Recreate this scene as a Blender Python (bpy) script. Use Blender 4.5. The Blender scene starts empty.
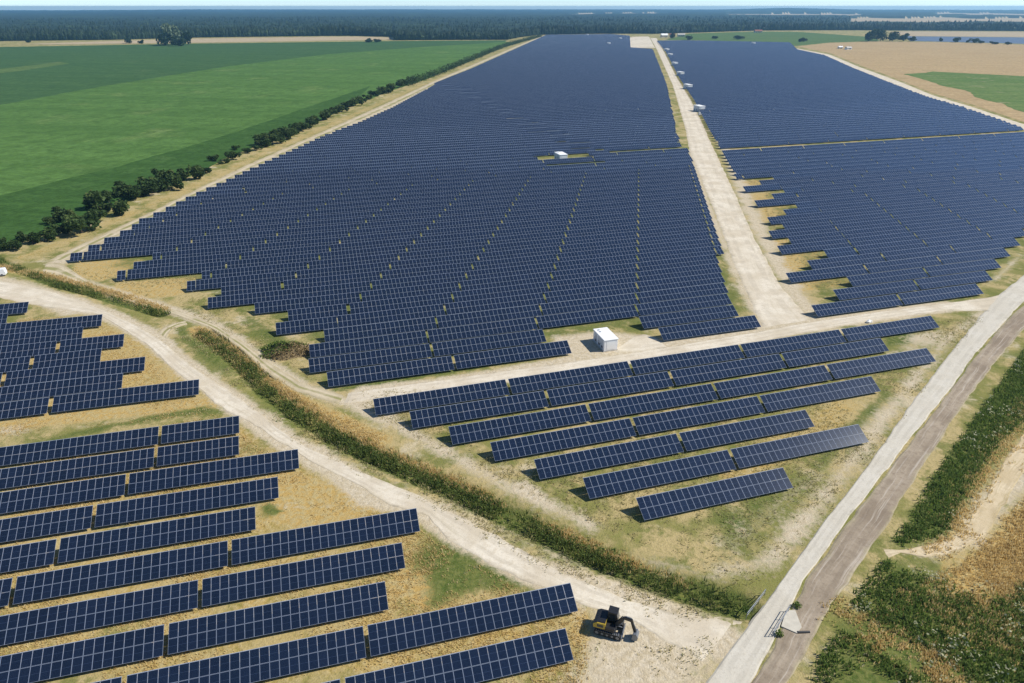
import bpy, math, random
import numpy as np
from mathutils import Vector

# ------------------------------------------------------------------ camera, sky, sun, exposure
S = bpy.context.scene
COL = S.collection
R = math.radians
CAM_H, PITCH, FPX = 68.0, R(26.08), 684.65
cam_d = bpy.data.cameras.new('camera'); cam = bpy.data.objects.new('camera', cam_d); COL.objects.link(cam)
cam.location = (0, 0, CAM_H); cam.rotation_euler = (R(90) - PITCH, 0, 0)
cam_d.sensor_width = 36; cam_d.lens = FPX / 1024 * 36
cam_d.clip_start = 1; cam_d.clip_end = 90000
S.camera = cam
S.render.resolution_x, S.render.resolution_y = 1024, 683

SUN_EL = R(44.5)
W = bpy.data.worlds.new('World'); S.world = W; W.use_nodes = True
wn = W.node_tree.nodes; wl = W.node_tree.links
sky = wn.new('ShaderNodeTexSky'); sky.sky_type = 'NISHITA'; sky.sun_disc = False
sky.sun_elevation = SUN_EL; sky.sun_rotation = R(90); sky.altitude = 100; sky.air_density = 1.0; sky.dust_density = 0.0; sky.ozone_density = 3.0
tint = wn.new('ShaderNodeMix'); tint.data_type = 'RGBA'; tint.blend_type = 'MULTIPLY'; tint.inputs['Factor'].default_value = 1; tint.inputs['B'].default_value = (.86, .97, 1.12, 1)
wl.new(sky.outputs[0], tint.inputs['A']); wc = wn.new('ShaderNodeTexCoord'); ws = wn.new('ShaderNodeSeparateXYZ'); wl.new(wc.outputs['Generated'], ws.inputs[0])
wr = wn.new('ShaderNodeMapRange'); wr.interpolation_type = 'SMOOTHSTEP'; wl.new(ws.outputs[2], wr.inputs['Value'])   # brighter pale band low in the sky
wr.inputs['From Min'].default_value = 0.0; wr.inputs['From Max'].default_value = .12; wr.inputs['To Min'].default_value = 1.0; wr.inputs['To Max'].default_value = 0.0
low = wn.new('ShaderNodeMix'); low.data_type = 'RGBA'; low.blend_type = 'MULTIPLY'; wl.new(wr.outputs[0], low.inputs['Factor'])
wl.new(tint.outputs['Result'], low.inputs['A']); low.inputs['B'].default_value = (1.30, 1.62, 2.15, 1)
wl.new(low.outputs['Result'], wn['Background'].inputs[0]); wn['Background'].inputs[1].default_value = 0.078
sun_d = bpy.data.lights.new('sun', 'SUN'); sun_d.energy = 5.0; sun_d.angle = R(0.53); sun_d.color = (1, 0.95, 0.87)
sun = bpy.data.objects.new('sun', sun_d); COL.objects.link(sun)
sun.rotation_euler = Vector((-math.cos(SUN_EL), -0.01, -math.sin(SUN_EL))).to_track_quat('-Z', 'Y').to_euler()
S.view_settings.view_transform = 'Standard'; S.view_settings.look = 'None'
S.view_settings.exposure = 0.10; S.view_settings.gamma = 1; S.view_settings.use_curve_mapping = False
S.cycles.max_bounces = 5; S.cycles.diffuse_bounces = 2; S.cycles.glossy_bounces = 2
S.cycles.transparent_max_bounces = 8; S.cycles.volume_bounces = 1
S.cycles.caustics_reflective = False; S.cycles.caustics_refractive = False

rng = np.random.default_rng(7)
random.seed(7)

# ------------------------------------------------------------------ survey helpers
def G(x, y, z=0.0):
    """the point of the plane at height z that was measured at this spot of the survey picture"""
    u = (x - 512) / FPX; v = (y - 341.5) / FPX
    d = math.sin(PITCH) + v * math.cos(PITCH); f = math.cos(PITCH) - v * math.sin(PITCH)
    t = (CAM_H - z) / d
    return np.array([u * t, f * t])
def GP(pts): return np.array([G(*p) for p in pts])
def PR(X, Y, Z=0.0):
    dz = CAM_H - Z
    t = Y * math.cos(PITCH) + dz * math.sin(PITCH)
    v = (dz * math.cos(PITCH) - Y * math.sin(PITCH)) / t
    return 512 + FPX * X / t, 341.5 + FPX * v, t
def in_view(X, Y, Z=0.0, m=40):
    x, y, t = PR(X, Y, Z)
    return t > 1 and -m < x < 1024 + m and -m < y < 683 + m

def hash01(a):
    a = np.sin(a * 127.1 + 311.7) * 43758.5453
    return a - np.floor(a)
def vnoise(x, y):
    xi, yi = np.floor(x), np.floor(y); xf, yf = x - xi, y - yi
    xf = xf * xf * (3 - 2 * xf); yf = yf * yf * (3 - 2 * yf)
    h = lambda a, b: hash01(a * 1.0 + b * 57.31)
    return (h(xi, yi) * (1 - xf) + h(xi + 1, yi) * xf) * (1 - yf) + (h(xi, yi + 1) * (1 - xf) + h(xi + 1, yi + 1) * xf) * yf
def fbm(x, y, o=4):
    s = 0; a = .5; t = 0
    for i in range(o):
        s = s + a * vnoise(x + 13.7 * i, y - 7.3 * i); t += a; a *= .5; x = x * 2.03; y = y * 2.03
    return s / t

def seg_dist(P, poly):
    """distance of points P (n,2) to a polyline"""
    best = np.full(len(P), 1e9)
    for a, b in zip(poly[:-1], poly[1:]):
        d = b - a; L = d @ d + 1e-9
        t = np.clip(((P - a) @ d) / L, 0, 1)
        q = a + t[:, None] * d
        best = np.minimum(best, np.hypot(*(P - q).T))
    return best
def inside(P, poly):
    x, y = P[:, 0], P[:, 1]; r = np.zeros(len(P), bool)
    n = len(poly)
    for i in range(n):
        x1, y1 = poly[i]; x2, y2 = poly[(i + 1) % n]
        c = (y1 > y) != (y2 > y)
        with np.errstate(divide='ignore', invalid='ignore'):
            xi = (x2 - x1) * (y - y1) / (y2 - y1 + 1e-12) + x1
        r ^= c & (x < xi)
    return r
def soft_poly(P, poly, soft):
    d = seg_dist(P, np.vstack([poly, poly[:1]]))
    d = np.where(inside(P, poly), d, -d)
    return np.clip(.5 + d / (2 * soft), 0, 1)
def soft_line(P, poly, half, soft):
    return np.clip(.5 + (half - seg_dist(P, poly)) / (2 * soft), 0, 1)

def resample(p, step):
    d = np.hypot(*np.diff(p, axis=0).T); s = np.r_[0, np.cumsum(d)]
    n = max(2, int(s[-1] / step) + 1); q = np.linspace(0, s[-1], n)
    return np.c_[np.interp(q, s, p[:, 0]), np.interp(q, s, p[:, 1])]
def resample_n(p, n):
    d = np.hypot(*np.diff(p, axis=0).T); s = np.r_[0, np.cumsum(d)]; q = np.linspace(0, s[-1], n)
    return np.c_[np.interp(q, s, p[:, 0]), np.interp(q, s, p[:, 1])]

ORD = ['zeroth', 'first', 'second', 'third', 'fourth', 'fifth', 'sixth', 'seventh', 'eighth', 'ninth', 'tenth', 'eleventh', 'twelfth',
       'thirteenth', 'fourteenth', 'fifteenth', 'sixteenth', 'seventeenth', 'eighteenth', 'nineteenth']
TENS = {2: 'twent', 3: 'thirt', 4: 'fort', 5: 'fift', 6: 'sixt', 7: 'sevent', 8: 'eight', 9: 'ninet'}
def ordinal(n):
    if n < 20: return ORD[n]
    t, u = divmod(n, 10)
    return TENS[t] + 'ieth' if u == 0 else TENS[t] + 'y-' + ORD[u]

# ------------------------------------------------------------------ object helpers
def tag(o, label=None, cat=None, group=None, kind=None):
    if label: o['label'] = label
    if cat: o['category'] = cat
    if group: o['group'] = group
    if kind: o['kind'] = kind
    return o
def link(name, me, mats=None, parent=None):
    if mats is not None:
        for m in (mats if isinstance(mats, (list, tuple)) else [mats]): me.materials.append(m)
    o = bpy.data.objects.new(name, me); COL.objects.link(o)
    if parent is not None: o.parent = parent
    return o
def empty(name, loc, rz=0.0):
    o = bpy.data.objects.new(name, None); COL.objects.link(o); o.location = loc; o.rotation_euler = (0, 0, rz)
    o.empty_display_size = .5
    return o
def mesh_np(name, V, F, mi=None, uv=None, rnd=None, smooth=False, attrs=None):
    """V (n,3), F (m,k) of one polygon size (or list of arrays of several sizes)"""
    Fs = F if isinstance(F, list) else [F]
    Fs = [f for f in Fs if len(f)]
    me = bpy.data.meshes.new(name)
    V = np.asarray(V, np.float32)
    tot = np.concatenate([np.full(len(f), f.shape[1]) for f in Fs]).astype(np.int32)
    idx = np.concatenate([f.ravel() for f in Fs]).astype(np.int32)
    st = np.r_[0, np.cumsum(tot)[:-1]].astype(np.int32)
    me.vertices.add(len(V)); me.vertices.foreach_set('co', V.ravel())
    me.loops.add(len(idx)); me.loops.foreach_set('vertex_index', idx)
    me.polygons.add(len(tot)); me.polygons.foreach_set('loop_start', st); me.polygons.foreach_set('loop_total', tot)
    if mi is not None: me.polygons.foreach_set('material_index', np.asarray(mi, np.int32))
    me.polygons.foreach_set('use_smooth', np.full(len(tot), smooth, bool))
    me.update(calc_edges=True)
    if uv is not None:
        l = me.uv_layers.new(name='UVMap'); l.data.foreach_set('uv', np.asarray(uv, np.float32).ravel())
    if rnd is not None:
        a = me.attributes.new('rnd', 'FLOAT', 'FACE'); a.data.foreach_set('value', np.asarray(rnd, np.float32))
    for k, v in (attrs or {}).items():
        a = me.attributes.new(k, 'FLOAT', 'POINT'); a.data.foreach_set('value', np.asarray(v, np.float32))
    me.validate()
    return me

class MB:
    """collects boxes, tubes and prisms into one mesh"""
    def __init__(s): s.v = []; s.f = []; s.m = []
    def add(s, v, f, m=0):
        o = len(s.v); s.v += [tuple(map(float, p)) for p in v]; s.f += [tuple(i + o for i in q) for q in f]; s.m += [m] * len(f)
    def box(s, x0, x1, y0, y1, z0, z1, m=0, bev=0.0):
        if bev > 0:
            b = bev
            ring = lambda z, i: [(x0 + i + b, y0 + i, z), (x1 - i - b, y0 + i, z), (x1 - i, y0 + i + b, z), (x1 - i, y1 - i - b, z),
                                 (x1 - i - b, y1 - i, z), (x0 + i + b, y1 - i, z), (x0 + i, y1 - i - b, z), (x0 + i, y0 + i + b, z)]
            v = ring(z0, b) + ring(z0 + b, 0) + ring(z1 - b, 0) + ring(z1, b)
            f = [tuple(range(7, -1, -1)), tuple(range(24, 32))]
            for k in range(3):
                for i in range(8): f.append((k * 8 + i, k * 8 + (i + 1) % 8, k * 8 + 8 + (i + 1) % 8, k * 8 + 8 + i))
            s.add(v, f, m); return s
        v = [(x0, y0, z0), (x1, y0, z0), (x1, y1, z0), (x0, y1, z0), (x0, y0, z1), (x1, y0, z1), (x1, y1, z1), (x0, y1, z1)]
        s.add(v, [(3, 2, 1, 0), (4, 5, 6, 7), (0, 1, 5, 4), (1, 2, 6, 5), (2, 3, 7, 6), (3, 0, 4, 7)], m); return s
    def bar(s, a, b, w, h, m=0):
        a = Vector(a); b = Vector(b); d = (b - a).normalized()
        up = Vector((0, 0, 1)) if abs(d.z) < .95 else Vector((1, 0, 0))
        x = d.cross(up).normalized() * w / 2; y = x.cross(d).normalized() * h / 2
        v = [a - x - y, a + x - y, a + x + y, a - x + y, b - x - y, b + x - y, b + x + y, b - x + y]
        s.add(v, [(3, 2, 1, 0), (4, 5, 6, 7), (0, 1, 5, 4), (1, 2, 6, 5), (2, 3, 7, 6), (3, 0, 4, 7)], m); return s
    def tube(s, a, b, r, n=10, m=0, r2=None):
        a = Vector(a); b = Vector(b); d = (b - a).normalized(); r2 = r if r2 is None else r2
        up = Vector((0, 0, 1)) if abs(d.z) < .95 else Vector((1, 0, 0))
        x = d.cross(up).normalized(); y = x.cross(d).normalized()
        v = [a + (x * math.cos(t) + y * math.sin(t)) * r for t in [2 * math.pi * i / n for i in range(n)]]
        v += [b + (x * math.cos(t) + y * math.sin(t)) * r2 for t in [2 * math.pi * i / n for i in range(n)]]
        s.add(v, [(i, (i + 1) % n, n + (i + 1) % n, n + i) for i in range(n)] + [tuple(range(n - 1, -1, -1)), tuple(range(n, 2 * n))], m); return s
    def prism(s, prof, y0, y1, m=0):
        """profile of (x, z) points swept along y"""
        n = len(prof); v = [(x, y0, z) for x, z in prof] + [(x, y1, z) for x, z in prof]
        s.add(v, [tuple(range(n)), tuple(range(2 * n - 1, n - 1, -1))] + [(i, n + i, n + (i + 1) % n, (i + 1) % n) for i in range(n)], m); return s
    def build(s, name, mats, parent=None, fix=True):
        me = bpy.data.meshes.new(name); me.from_pydata(s.v, [], s.f)
        me.polygons.foreach_set('material_index', s.m)
        if fix:
            import bmesh
            bm = bmesh.new(); bm.from_mesh(me); bmesh.ops.recalc_face_normals(bm, faces=bm.faces); bm.to_mesh(me); bm.free()
        me.update()
        return link(name, me, mats, parent)

# ------------------------------------------------------------------ materials
def new_mat(name):
    m = bpy.data.materials.new(name); m.use_nodes = True
    return m, m.node_tree.nodes, m.node_tree.links, m.node_tree.nodes['Principled BSDF']
def simple(name, col, rough=.6, metal=0.0, var=0.0, scale=3.0, spec=.5):
    m, n, l, b = new_mat(name)
    b.inputs['Base Color'].default_value = (*col, 1); b.inputs['Roughness'].default_value = rough; b.inputs['Metallic'].default_value = metal
    b.inputs['Specular IOR Level'].default_value = spec
    if var:
        t = n.new('ShaderNodeTexNoise'); t.inputs['Scale'].default_value = scale; t.inputs['Detail'].default_value = 4
        co = n.new('ShaderNodeTexCoord'); l.new(co.outputs['Object'], t.inputs['Vector'])
        mx = n.new('ShaderNodeMix'); mx.data_type = 'RGBA'
        mx.inputs['A'].default_value = (*[c * (1 - var) for c in col], 1); mx.inputs['B'].default_value = (*[min(1, c * (1 + var)) for c in col], 1)
        l.new(t.outputs['Fac'], mx.inputs['Factor']); l.new(mx.outputs['Result'], b.inputs['Base Color'])
    return m
class NT:
    """short-hand for node trees"""
    def __init__(s, m): s.n = m.node_tree.nodes; s.l = m.node_tree.links
    def put(s, x, sock):
        if isinstance(x, (int, float)): sock.default_value = x
        elif isinstance(x, tuple): sock.default_value = (*x, 1) if len(x) == 3 and len(sock.default_value) == 4 else x
        else: s.l.new(x, sock)
    def math(s, op, a, b=0.0, c=0.0):
        k = s.n.new('ShaderNodeMath'); k.operation = op
        s.put(a, k.inputs[0]); s.put(b, k.inputs[1]); s.put(c, k.inputs[2]); return k.outputs[0]
    def noise(s, vec, scale, detail=4, rough=.55, dist=0.0):
        k = s.n.new('ShaderNodeTexNoise'); k.inputs['Scale'].default_value = scale; k.inputs['Detail'].default_value = detail
        k.inputs['Roughness'].default_value = rough; k.inputs['Distortion'].default_value = dist; s.l.new(vec, k.inputs['Vector']); return k.outputs['Fac']
    def mix(s, f, a, b):
        k = s.n.new('ShaderNodeMix'); k.data_type = 'RGBA'; s.put(f, k.inputs['Factor']); s.put(a, k.inputs['A']); s.put(b, k.inputs['B']); return k.outputs['Result']
    def rng(s, x, a, b, c=0.0, d=1.0, smooth=True):
        k = s.n.new('ShaderNodeMapRange'); k.interpolation_type = 'SMOOTHSTEP' if smooth else 'LINEAR'
        s.put(x, k.inputs['Value']); k.inputs['From Min'].default_value = a; k.inputs['From Max'].default_value = b
        k.inputs['To Min'].default_value = c; k.inputs['To Max'].default_value = d; return k.outputs['Result']
    def attr(s, name):
        k = s.n.new('ShaderNodeAttribute'); k.attribute_name = name; return k.outputs['Fac']
    def pos(s):
        return s.n.new('ShaderNodeNewGeometry').outputs['Position']
    def obj(s):
        return s.n.new('ShaderNodeTexCoord').outputs['Object']
    def uv(s):
        return s.n.new('ShaderNodeTexCoord').outputs['UV']
    def sep(s, v):
        k = s.n.new('ShaderNodeSeparateXYZ'); s.l.new(v, k.inputs[0]); return k.outputs
    def scale(s, v, sc):
        k = s.n.new('ShaderNodeVectorMath'); k.operation = 'MULTIPLY'; s.l.new(v, k.inputs[0]); k.inputs[1].default_value = sc; return k.outputs[0]
    def bump(s, h, strength, dist):
        k = s.n.new('ShaderNodeBump'); k.inputs['Strength'].default_value = strength; k.inputs['Distance'].default_value = dist; s.l.new(h, k.inputs['Height']); return k.outputs[0]

# colours of the open ground
SAND, STRAW, ORANGE, OLIVE, GREEN = (.66, .57, .42), (.49, .39, .185), (.51, .345, .115), (.24, .235, .07), (.085, .125, .026)

def ground_material():
    m, n, l, b = new_mat('ground'); t = NT(m); p = t.pos()
    big = t.noise(p, .035, 3); mid = t.noise(p, .16, 5, .6); fine = t.noise(p, 1.1, 5, .65); vf = t.noise(p, 4.0, 3, .7)
    c = t.mix(t.rng(t.math('ADD', t.math('MULTIPLY', mid, .6), t.math('MULTIPLY', big, .4)), .44, .56), STRAW, OLIVE)
    c = t.mix(t.rng(fine, .48, .66, 0, .7), c, (.27, .235, .085))
    c = t.mix(t.rng(t.noise(p, .085, 6, .68), .55, .66, 0, .85), c, (.60, .51, .34))
    c = t.mix(t.rng(t.noise(p, .13, 6, .68, .5), .50, .61, 0, .8), c, (.165, .185, .045))
    def layer(c, name, col, col2, amp):
        a = t.math('ADD', t.attr(name), t.math('MULTIPLY', t.math('SUBTRACT', t.math('ADD', t.math('MULTIPLY', mid, .5), t.math('MULTIPLY', fine, .5)), .5), amp))
        return t.mix(t.rng(a, .32, .68), c, t.mix(t.rng(fine, .38, .62), col, col2))
    c = layer(c, 'dry', ORANGE, (.50, .40, .19), 1.6)
    c = layer(c, 'green', GREEN, (.18, .195, .055), 1.5)
    c = layer(c, 'dirt', SAND, (.54, .45, .30), 1.5)
    c = t.mix(t.rng(vf, .35, .68, 0, .42), c, t.mix(.5, c, (.05, .045, .02)))
    l.new(c, b.inputs['Base Color']); b.inputs['Roughness'].default_value = 1; b.inputs['Specular IOR Level'].default_value = 0.1
    l.new(t.bump(t.math('ADD', t.math('MULTIPLY', fine, .8), t.math('MULTIPLY', vf, .3)), .7, .35), b.inputs['Normal'])
    return m
def road_material(name, pale, dark, tracks=.0, stain=(.33, .30, .2), edge=(.54, .46, .32), rut=.35, mid_c=None):
    m, n, l, b = new_mat(name); t = NT(m); p = t.pos(); u = t.sep(t.uv())
    mid = t.noise(p, .12, 5, .6); fine = t.noise(p, .9, 5, .65)
    c = t.mix(t.rng(mid, .36, .66), pale, dark)
    c = t.mix(t.rng(fine, .46, .68, 0, .75), c, dark)
    g = t.noise(p, 3.2, 3, .7); c = t.mix(t.rng(g, .5, .7, 0, .35), c, tuple(x * .6 for x in dark))
    # long streaks that wheels leave along the road
    k = n.new('ShaderNodeCombineXYZ'); l.new(t.math('MULTIPLY', u[0], 7.0), k.inputs[0]); l.new(t.math('MULTIPLY', u[1], .035), k.inputs[1])
    st = t.noise(k.outputs[0], 1.6, 4, .6)
    c = t.mix(t.rng(st, .52, .7, 0, tracks), c, stain)
    wob = t.math('MULTIPLY', t.math('SUBTRACT', t.noise(k.outputs[0], .9, 2), .5), .10)
    ud = t.math('ADD', u[0], wob); rd = t.math('MINIMUM', t.math('ABSOLUTE', t.math('SUBTRACT', ud, .30)), t.math('ABSOLUTE', t.math('SUBTRACT', ud, .68)))
    rn = t.rng(t.noise(p, .22, 4, .6), .38, .6)
    c = t.mix(t.math('MULTIPLY', t.rng(rd, .05, .10, rut, 0), rn), c, tuple(min(1, x * 1.12) for x in pale) if mid_c else tuple(x * .72 for x in dark))
    if mid_c: c = t.mix(t.math('MULTIPLY', t.rng(t.math('ABSOLUTE', t.math('SUBTRACT', ud, .49)), .06, .14, .9, 0), t.rng(mid, .36, .55)), c, mid_c)
    # grass and litter creep in from the sides
    e = t.math('ABSOLUTE', t.math('SUBTRACT', u[0], .5))
    e = t.math('ADD', e, t.math('MULTIPLY', t.math('SUBTRACT', t.noise(p, .35, 5, .7), .5), .45))
    c = t.mix(t.rng(e, .30, .50, 0, .8), c, t.mix(t.rng(t.noise(p, .3, 4, .7), .45, .62), edge, tuple(x * .62 for x in edge)))
    l.new(c, b.inputs['Base Color']); b.inputs['Roughness'].default_value = .95; b.inputs['Specular IOR Level'].default_value = .1
    l.new(t.bump(fine, .5, .12), b.inputs['Normal'])
    return m
def field_material(name, c1, c2, c3, rows=0.0, ang=0.0, sc=.02):
    m, n, l, b = new_mat(name); t = NT(m); p = t.pos()
    mp = n.new('ShaderNodeMapping'); mp.inputs['Rotation'].default_value = (0, 0, ang); l.new(p, mp.inputs['Vector'])
    q = t.scale(mp.outputs[0], (1, .12, 1))
    a = t.noise(q, sc * 2, 5, .6); bb = t.noise(p, sc, 5, .6); f = t.noise(p, .35, 4, .7)
    c = t.mix(t.rng(a, .35, .65), c1, c2); c = t.mix(t.rng(bb, .55, .75), c, c3)
    w = t.noise(p, sc * 5, 5, .7, .6); c = t.mix(t.rng(w, .42, .66, 0, .7), c, tuple(x * .68 for x in c1))
    if rows:   # tramlines the sprayer leaves along the crop
        k = t.math('FRACT', t.math('DIVIDE', t.sep(mp.outputs[0])[1], 21.0)); d = t.math('MINIMUM', t.math('ABSOLUTE', t.math('SUBTRACT', k, .45)), t.math('ABSOLUTE', t.math('SUBTRACT', k, .55)))
        c = t.mix(t.rng(d, .008, .022, .45, 0), c, tuple(x * .6 for x in c1))
    c = t.mix(t.rng(f, .35, .7, 0, .6), c, tuple(x * .6 for x in c1))
    l.new(c, b.inputs['Base Color']); b.inputs['Roughness'].default_value = 1; b.inputs['Specular IOR Level'].default_value = .05
    l.new(t.bump(f, .6, .5), b.inputs['Normal'])
    return m
def leaf_material(name, dark, light, warm=None, trans=.25):
    m, n, l, b = new_mat(name); t = NT(m); r = t.attr('rnd')
    c = t.mix(t.rng(r, 0, 1, 0, 1, False), dark, light)
    if warm: c = t.mix(t.rng(r, .72, .95), c, warm)
    l.new(c, b.inputs['Base Color']); b.inputs['Roughness'].default_value = .7; b.inputs['Specular IOR Level'].default_value = .2
    tr = n.new('ShaderNodeBsdfTranslucent'); l.new(c, tr.inputs['Color'])
    mx = n.new('ShaderNodeMixShader'); mx.inputs[0].default_value = trans
    l.new(b.outputs[0], mx.inputs[1]); l.new(tr.outputs[0], mx.inputs[2]); l.new(mx.outputs[0], n['Material Output'].inputs[0])
    return m
FRAME_C = (.23, .275, .37)
CELL_A, CELL_B = (.0035, .0060, .014), (.0065, .0105, .024)
def cell_colour(t, n, l):
    """dark blue cells with hairline gaps; each module a touch different"""
    uv = t.sep(t.uv())
    fu, fv = t.math('FRACT', uv[0]), t.math('FRACT', uv[1])
    k = n.new('ShaderNodeCombineXYZ'); l.new(t.math('FLOOR', uv[0]), k.inputs[0]); l.new(t.math('FLOOR', uv[1]), k.inputs[1])
    info = n.new('ShaderNodeObjectInfo'); l.new(t.math('MULTIPLY', info.outputs['Random'], 997.0), k.inputs[2])
    wn_ = n.new('ShaderNodeTexWhiteNoise'); wn_.noise_dimensions = '3D'; l.new(k.outputs[0], wn_.inputs['Vector'])
    c = t.mix(wn_.outputs['Value'], CELL_A, CELL_B)
    gu = t.math('ABSOLUTE', t.math('SUBTRACT', t.math('FRACT', t.math('MULTIPLY', fu, 6.0)), .5))
    gv = t.math('ABSOLUTE', t.math('SUBTRACT', t.math('FRACT', t.math('MULTIPLY', fv, 10.0)), .5))
    g = t.math('MAXIMUM', t.rng(gu, .475, .49), t.rng(gv, .485, .495))
    h = t.rng(t.math('ABSOLUTE', t.math('SUBTRACT', fv, .5)), .004, .009, 1, 0)
    return t.mix(t.math('MAXIMUM', t.math('MULTIPLY', g, .5), h), c, (.05, .07, .12)), fu, fv
def glass_settings(b):
    b.inputs['Roughness'].default_value = .10; b.inputs['Sheen Weight'].default_value = .9; b.inputs['Sheen Roughness'].default_value = .35; b.inputs['Sheen Tint'].default_value = (.42, .60, 1, 1); b.inputs['IOR'].default_value = 1.5; b.inputs['Specular IOR Level'].default_value = 1.0
    b.inputs['Coat Weight'].default_value = .9; b.inputs['Coat Roughness'].default_value = .08; b.inputs['Coat IOR'].default_value = 1.6; b.inputs['Coat Tint'].default_value = (.92, .96, 1, 1)
def module_glass():
    m, n, l, b = new_mat('solar_glass'); t = NT(m)
    c, fu, fv = cell_colour(t, n, l); l.new(c, b.inputs['Base Color']); glass_settings(b)
    return m
def module_far():
    """glass and aluminium frames of the distant tables, laid out by module"""
    m, n, l, b = new_mat('solar_glass_framed'); t = NT(m)
    c, fu, fv = cell_colour(t, n, l)
    e = t.math('MAXIMUM', t.rng(t.math('ABSOLUTE', t.math('SUBTRACT', fu, .5)), .464, .465), t.rng(t.math('ABSOLUTE', t.math('SUBTRACT', fv, .5)), .480, .481))
    k = t.sep(t.uv()); top = t.math('MAXIMUM', t.math('GREATER_THAN', k[1], 1.960), t.math('LESS_THAN', k[1], .015))
    l.new(t.mix(top, t.mix(e, c, FRAME_C), (.44, .49, .56)), b.inputs['Base Color']); glass_settings(b)
    return m
M = dict(
    ground=ground_material(),
    pale=road_material('pale_gravel', (.74, .67, .54), (.60, .52, .39), .4, (.47, .41, .28)),
    concrete=road_material('compacted_road', (.63, .59, .50), (.57, .525, .43), .3, (.49, .44, .35), (.55, .50, .40)),
    soil=road_material('sandy_soil', (.68, .57, .39), (.54, .43, .26), .7, (.38, .30, .15), (.46, .37, .2)),
    brown=road_material('brown_gravel', (.40, .33, .245), (.27, .215, .155), .8, (.52, .46, .38), (.40, .35, .22)),
    track=road_material('tan_track', (.55, .47, .33), (.46, .385, .245), .8, (.33, .30, .16), (.44, .37, .2), .8, (.27, .26, .10)),
    glass=module_glass(), far=module_far(),
    frame=simple('aluminium', FRAME_C, .6, 0, 0, 1, .3), steel=simple('galvanised_steel', (.35, .36, .37), .5, .6, .2),
    rail=simple('bright_rail', (.38, .42, .48), .5),
    white=simple('white_paint', (.86, .87, .88), .45, 0, .06, .8), roofw=simple('white_roof', (.90, .90, .88), .6, 0, .08, 1.2),
    doorg=simple('grey_door', (.55, .58, .62), .5), dark=simple('dark_grille', (.06, .065, .07), .6),
    conc=simple('concrete', (.52, .49, .43), .9, 0, .15, 1.5), yellow=simple('yellow_paint', (.50, .36, .045), .4, 0, .15, 4),
    black=simple('black_paint', (.018, .018, .02), .45, 0, .3, 6), rubber=simple('black_rubber', (.025, .024, .022), .85, 0, .3, 8),
    cabglass=simple('cab_glass', (.02, .025, .03), .08), gsteel=simple('worn_steel', (.22, .24, .27), .45, .5, .3, 5),
    bark=simple('bark', (.09, .07, .05), .9, 0, .3, 4),
    brick=simple('red_roof_tiles', (.28, .10, .06), .8, 0, .2, 2), plaster=simple('cream_plaster', (.62, .56, .46), .8, 0, .1, 1),
    leaf=leaf_material('hedge_leaves', (.024, .050, .014), (.085, .135, .034), (.12, .15, .045), .32),
    treeleaf=leaf_material('tree_leaves', (.014, .03, .012), (.045, .08, .03)),
    paleleaf=leaf_material('willow_leaves', (.14, .19, .12), (.26, .32, .21), None, .35),
    ditch=leaf_material('ditch_plants', (.065, .108, .022), (.23, .28, .068), (.42, .36, .13), .42),
    herb=leaf_material('herb_leaves', (.075, .138, .024), (.225, .30, .065), (.33, .35, .11), .48),
    dry=leaf_material('dry_grass_blades', (.50, .33, .12), (.66, .49, .22), (.70, .58, .32), .45),
    gold=leaf_material('golden_grass_blades', (.60, .44, .17), (.78, .61, .30), (.80, .70, .42), .5),
    straw=leaf_material('straw_blades', (.38, .34, .14), (.60, .52, .28), (.24, .27, .09), .4),
    flower=leaf_material('cream_umbels', (.42, .43, .24), (.60, .57, .37), None, .4),
    pine=leaf_material('forest_leaves', (.010, .022, .012), (.030, .055, .024), (.045, .075, .03), .1),
)

# ------------------------------------------------------------------ solar tables: survey of the rows
MW, ML, CH, TILT, ZB = 1.058, 1.72, 3.474, R(28.9), .55
HD, HZ = CH * math.cos(TILT), CH * math.sin(TILT)
TL, GAP = 24 * MW, .30
def axes(deg): t = R(deg); return np.array([math.cos(t), math.sin(t)]), np.array([-math.sin(t), math.cos(t)])
TABLES = []      # (block, row, first along, offset of lower edge, columns, angle)
def run(block, row, a0, a1, n, ang):
    m = int(round((a1 - a0) / MW))
    k = (CAM_H - ZB) / (CAM_H - .9)
    if m >= 2: TABLES.append([block, row, a0 * k, n * k, m, ang])
# block beside the excavator: measured from the dirt road end
for k, (n, b, first) in enumerate(zip([109.63, 102.87, 96.29, 89.42, 82.93, 76.47, 69.89, 63.44, 57.08, 50.58],
                                      [-19.73, -19.23, -9.45, -12.39, -15.32, 7.28, 4.36, 1.47, 24.04, 21.13], [12, 12] + [24] * 8)):
    b -= .0
    w = first
    for j in range(5):
        run('excavator', 9 - k, b - w * MW, b, n, 15.15); b -= w * MW + .38; w = 24
# small block at the bend of the dirt road
for k, (b, first) in enumerate(zip([-28.3, -43.2, -40.4, -50.2, -47.2, -57.0, -54.6, -76.4, -74.1], [24, 24, 24, 12, 12, 24, 24, 24, 24])):
    w = first
    for j in range(3):
        run('bend', k, b - w * MW, b, 125.7 + 6.62 * k, 15.15); b -= w * MW + .62; w = 24
# block between the crossroad and the ditch
for k, (n, a, c) in enumerate([(109.05, 7.4, 5), (102.71, 13.12, 4), (95.79, 18.76, 4), (89.12, 24.4, 3), (82.41, 29.87, 2), (75.68, 35.54, 2), (68.91, 41.23, 1)]):
    for j in range(c): run('crossroad', 6 - k, a + j * 26.13, a + j * 26.13 + TL, n, 17.04)
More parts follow.
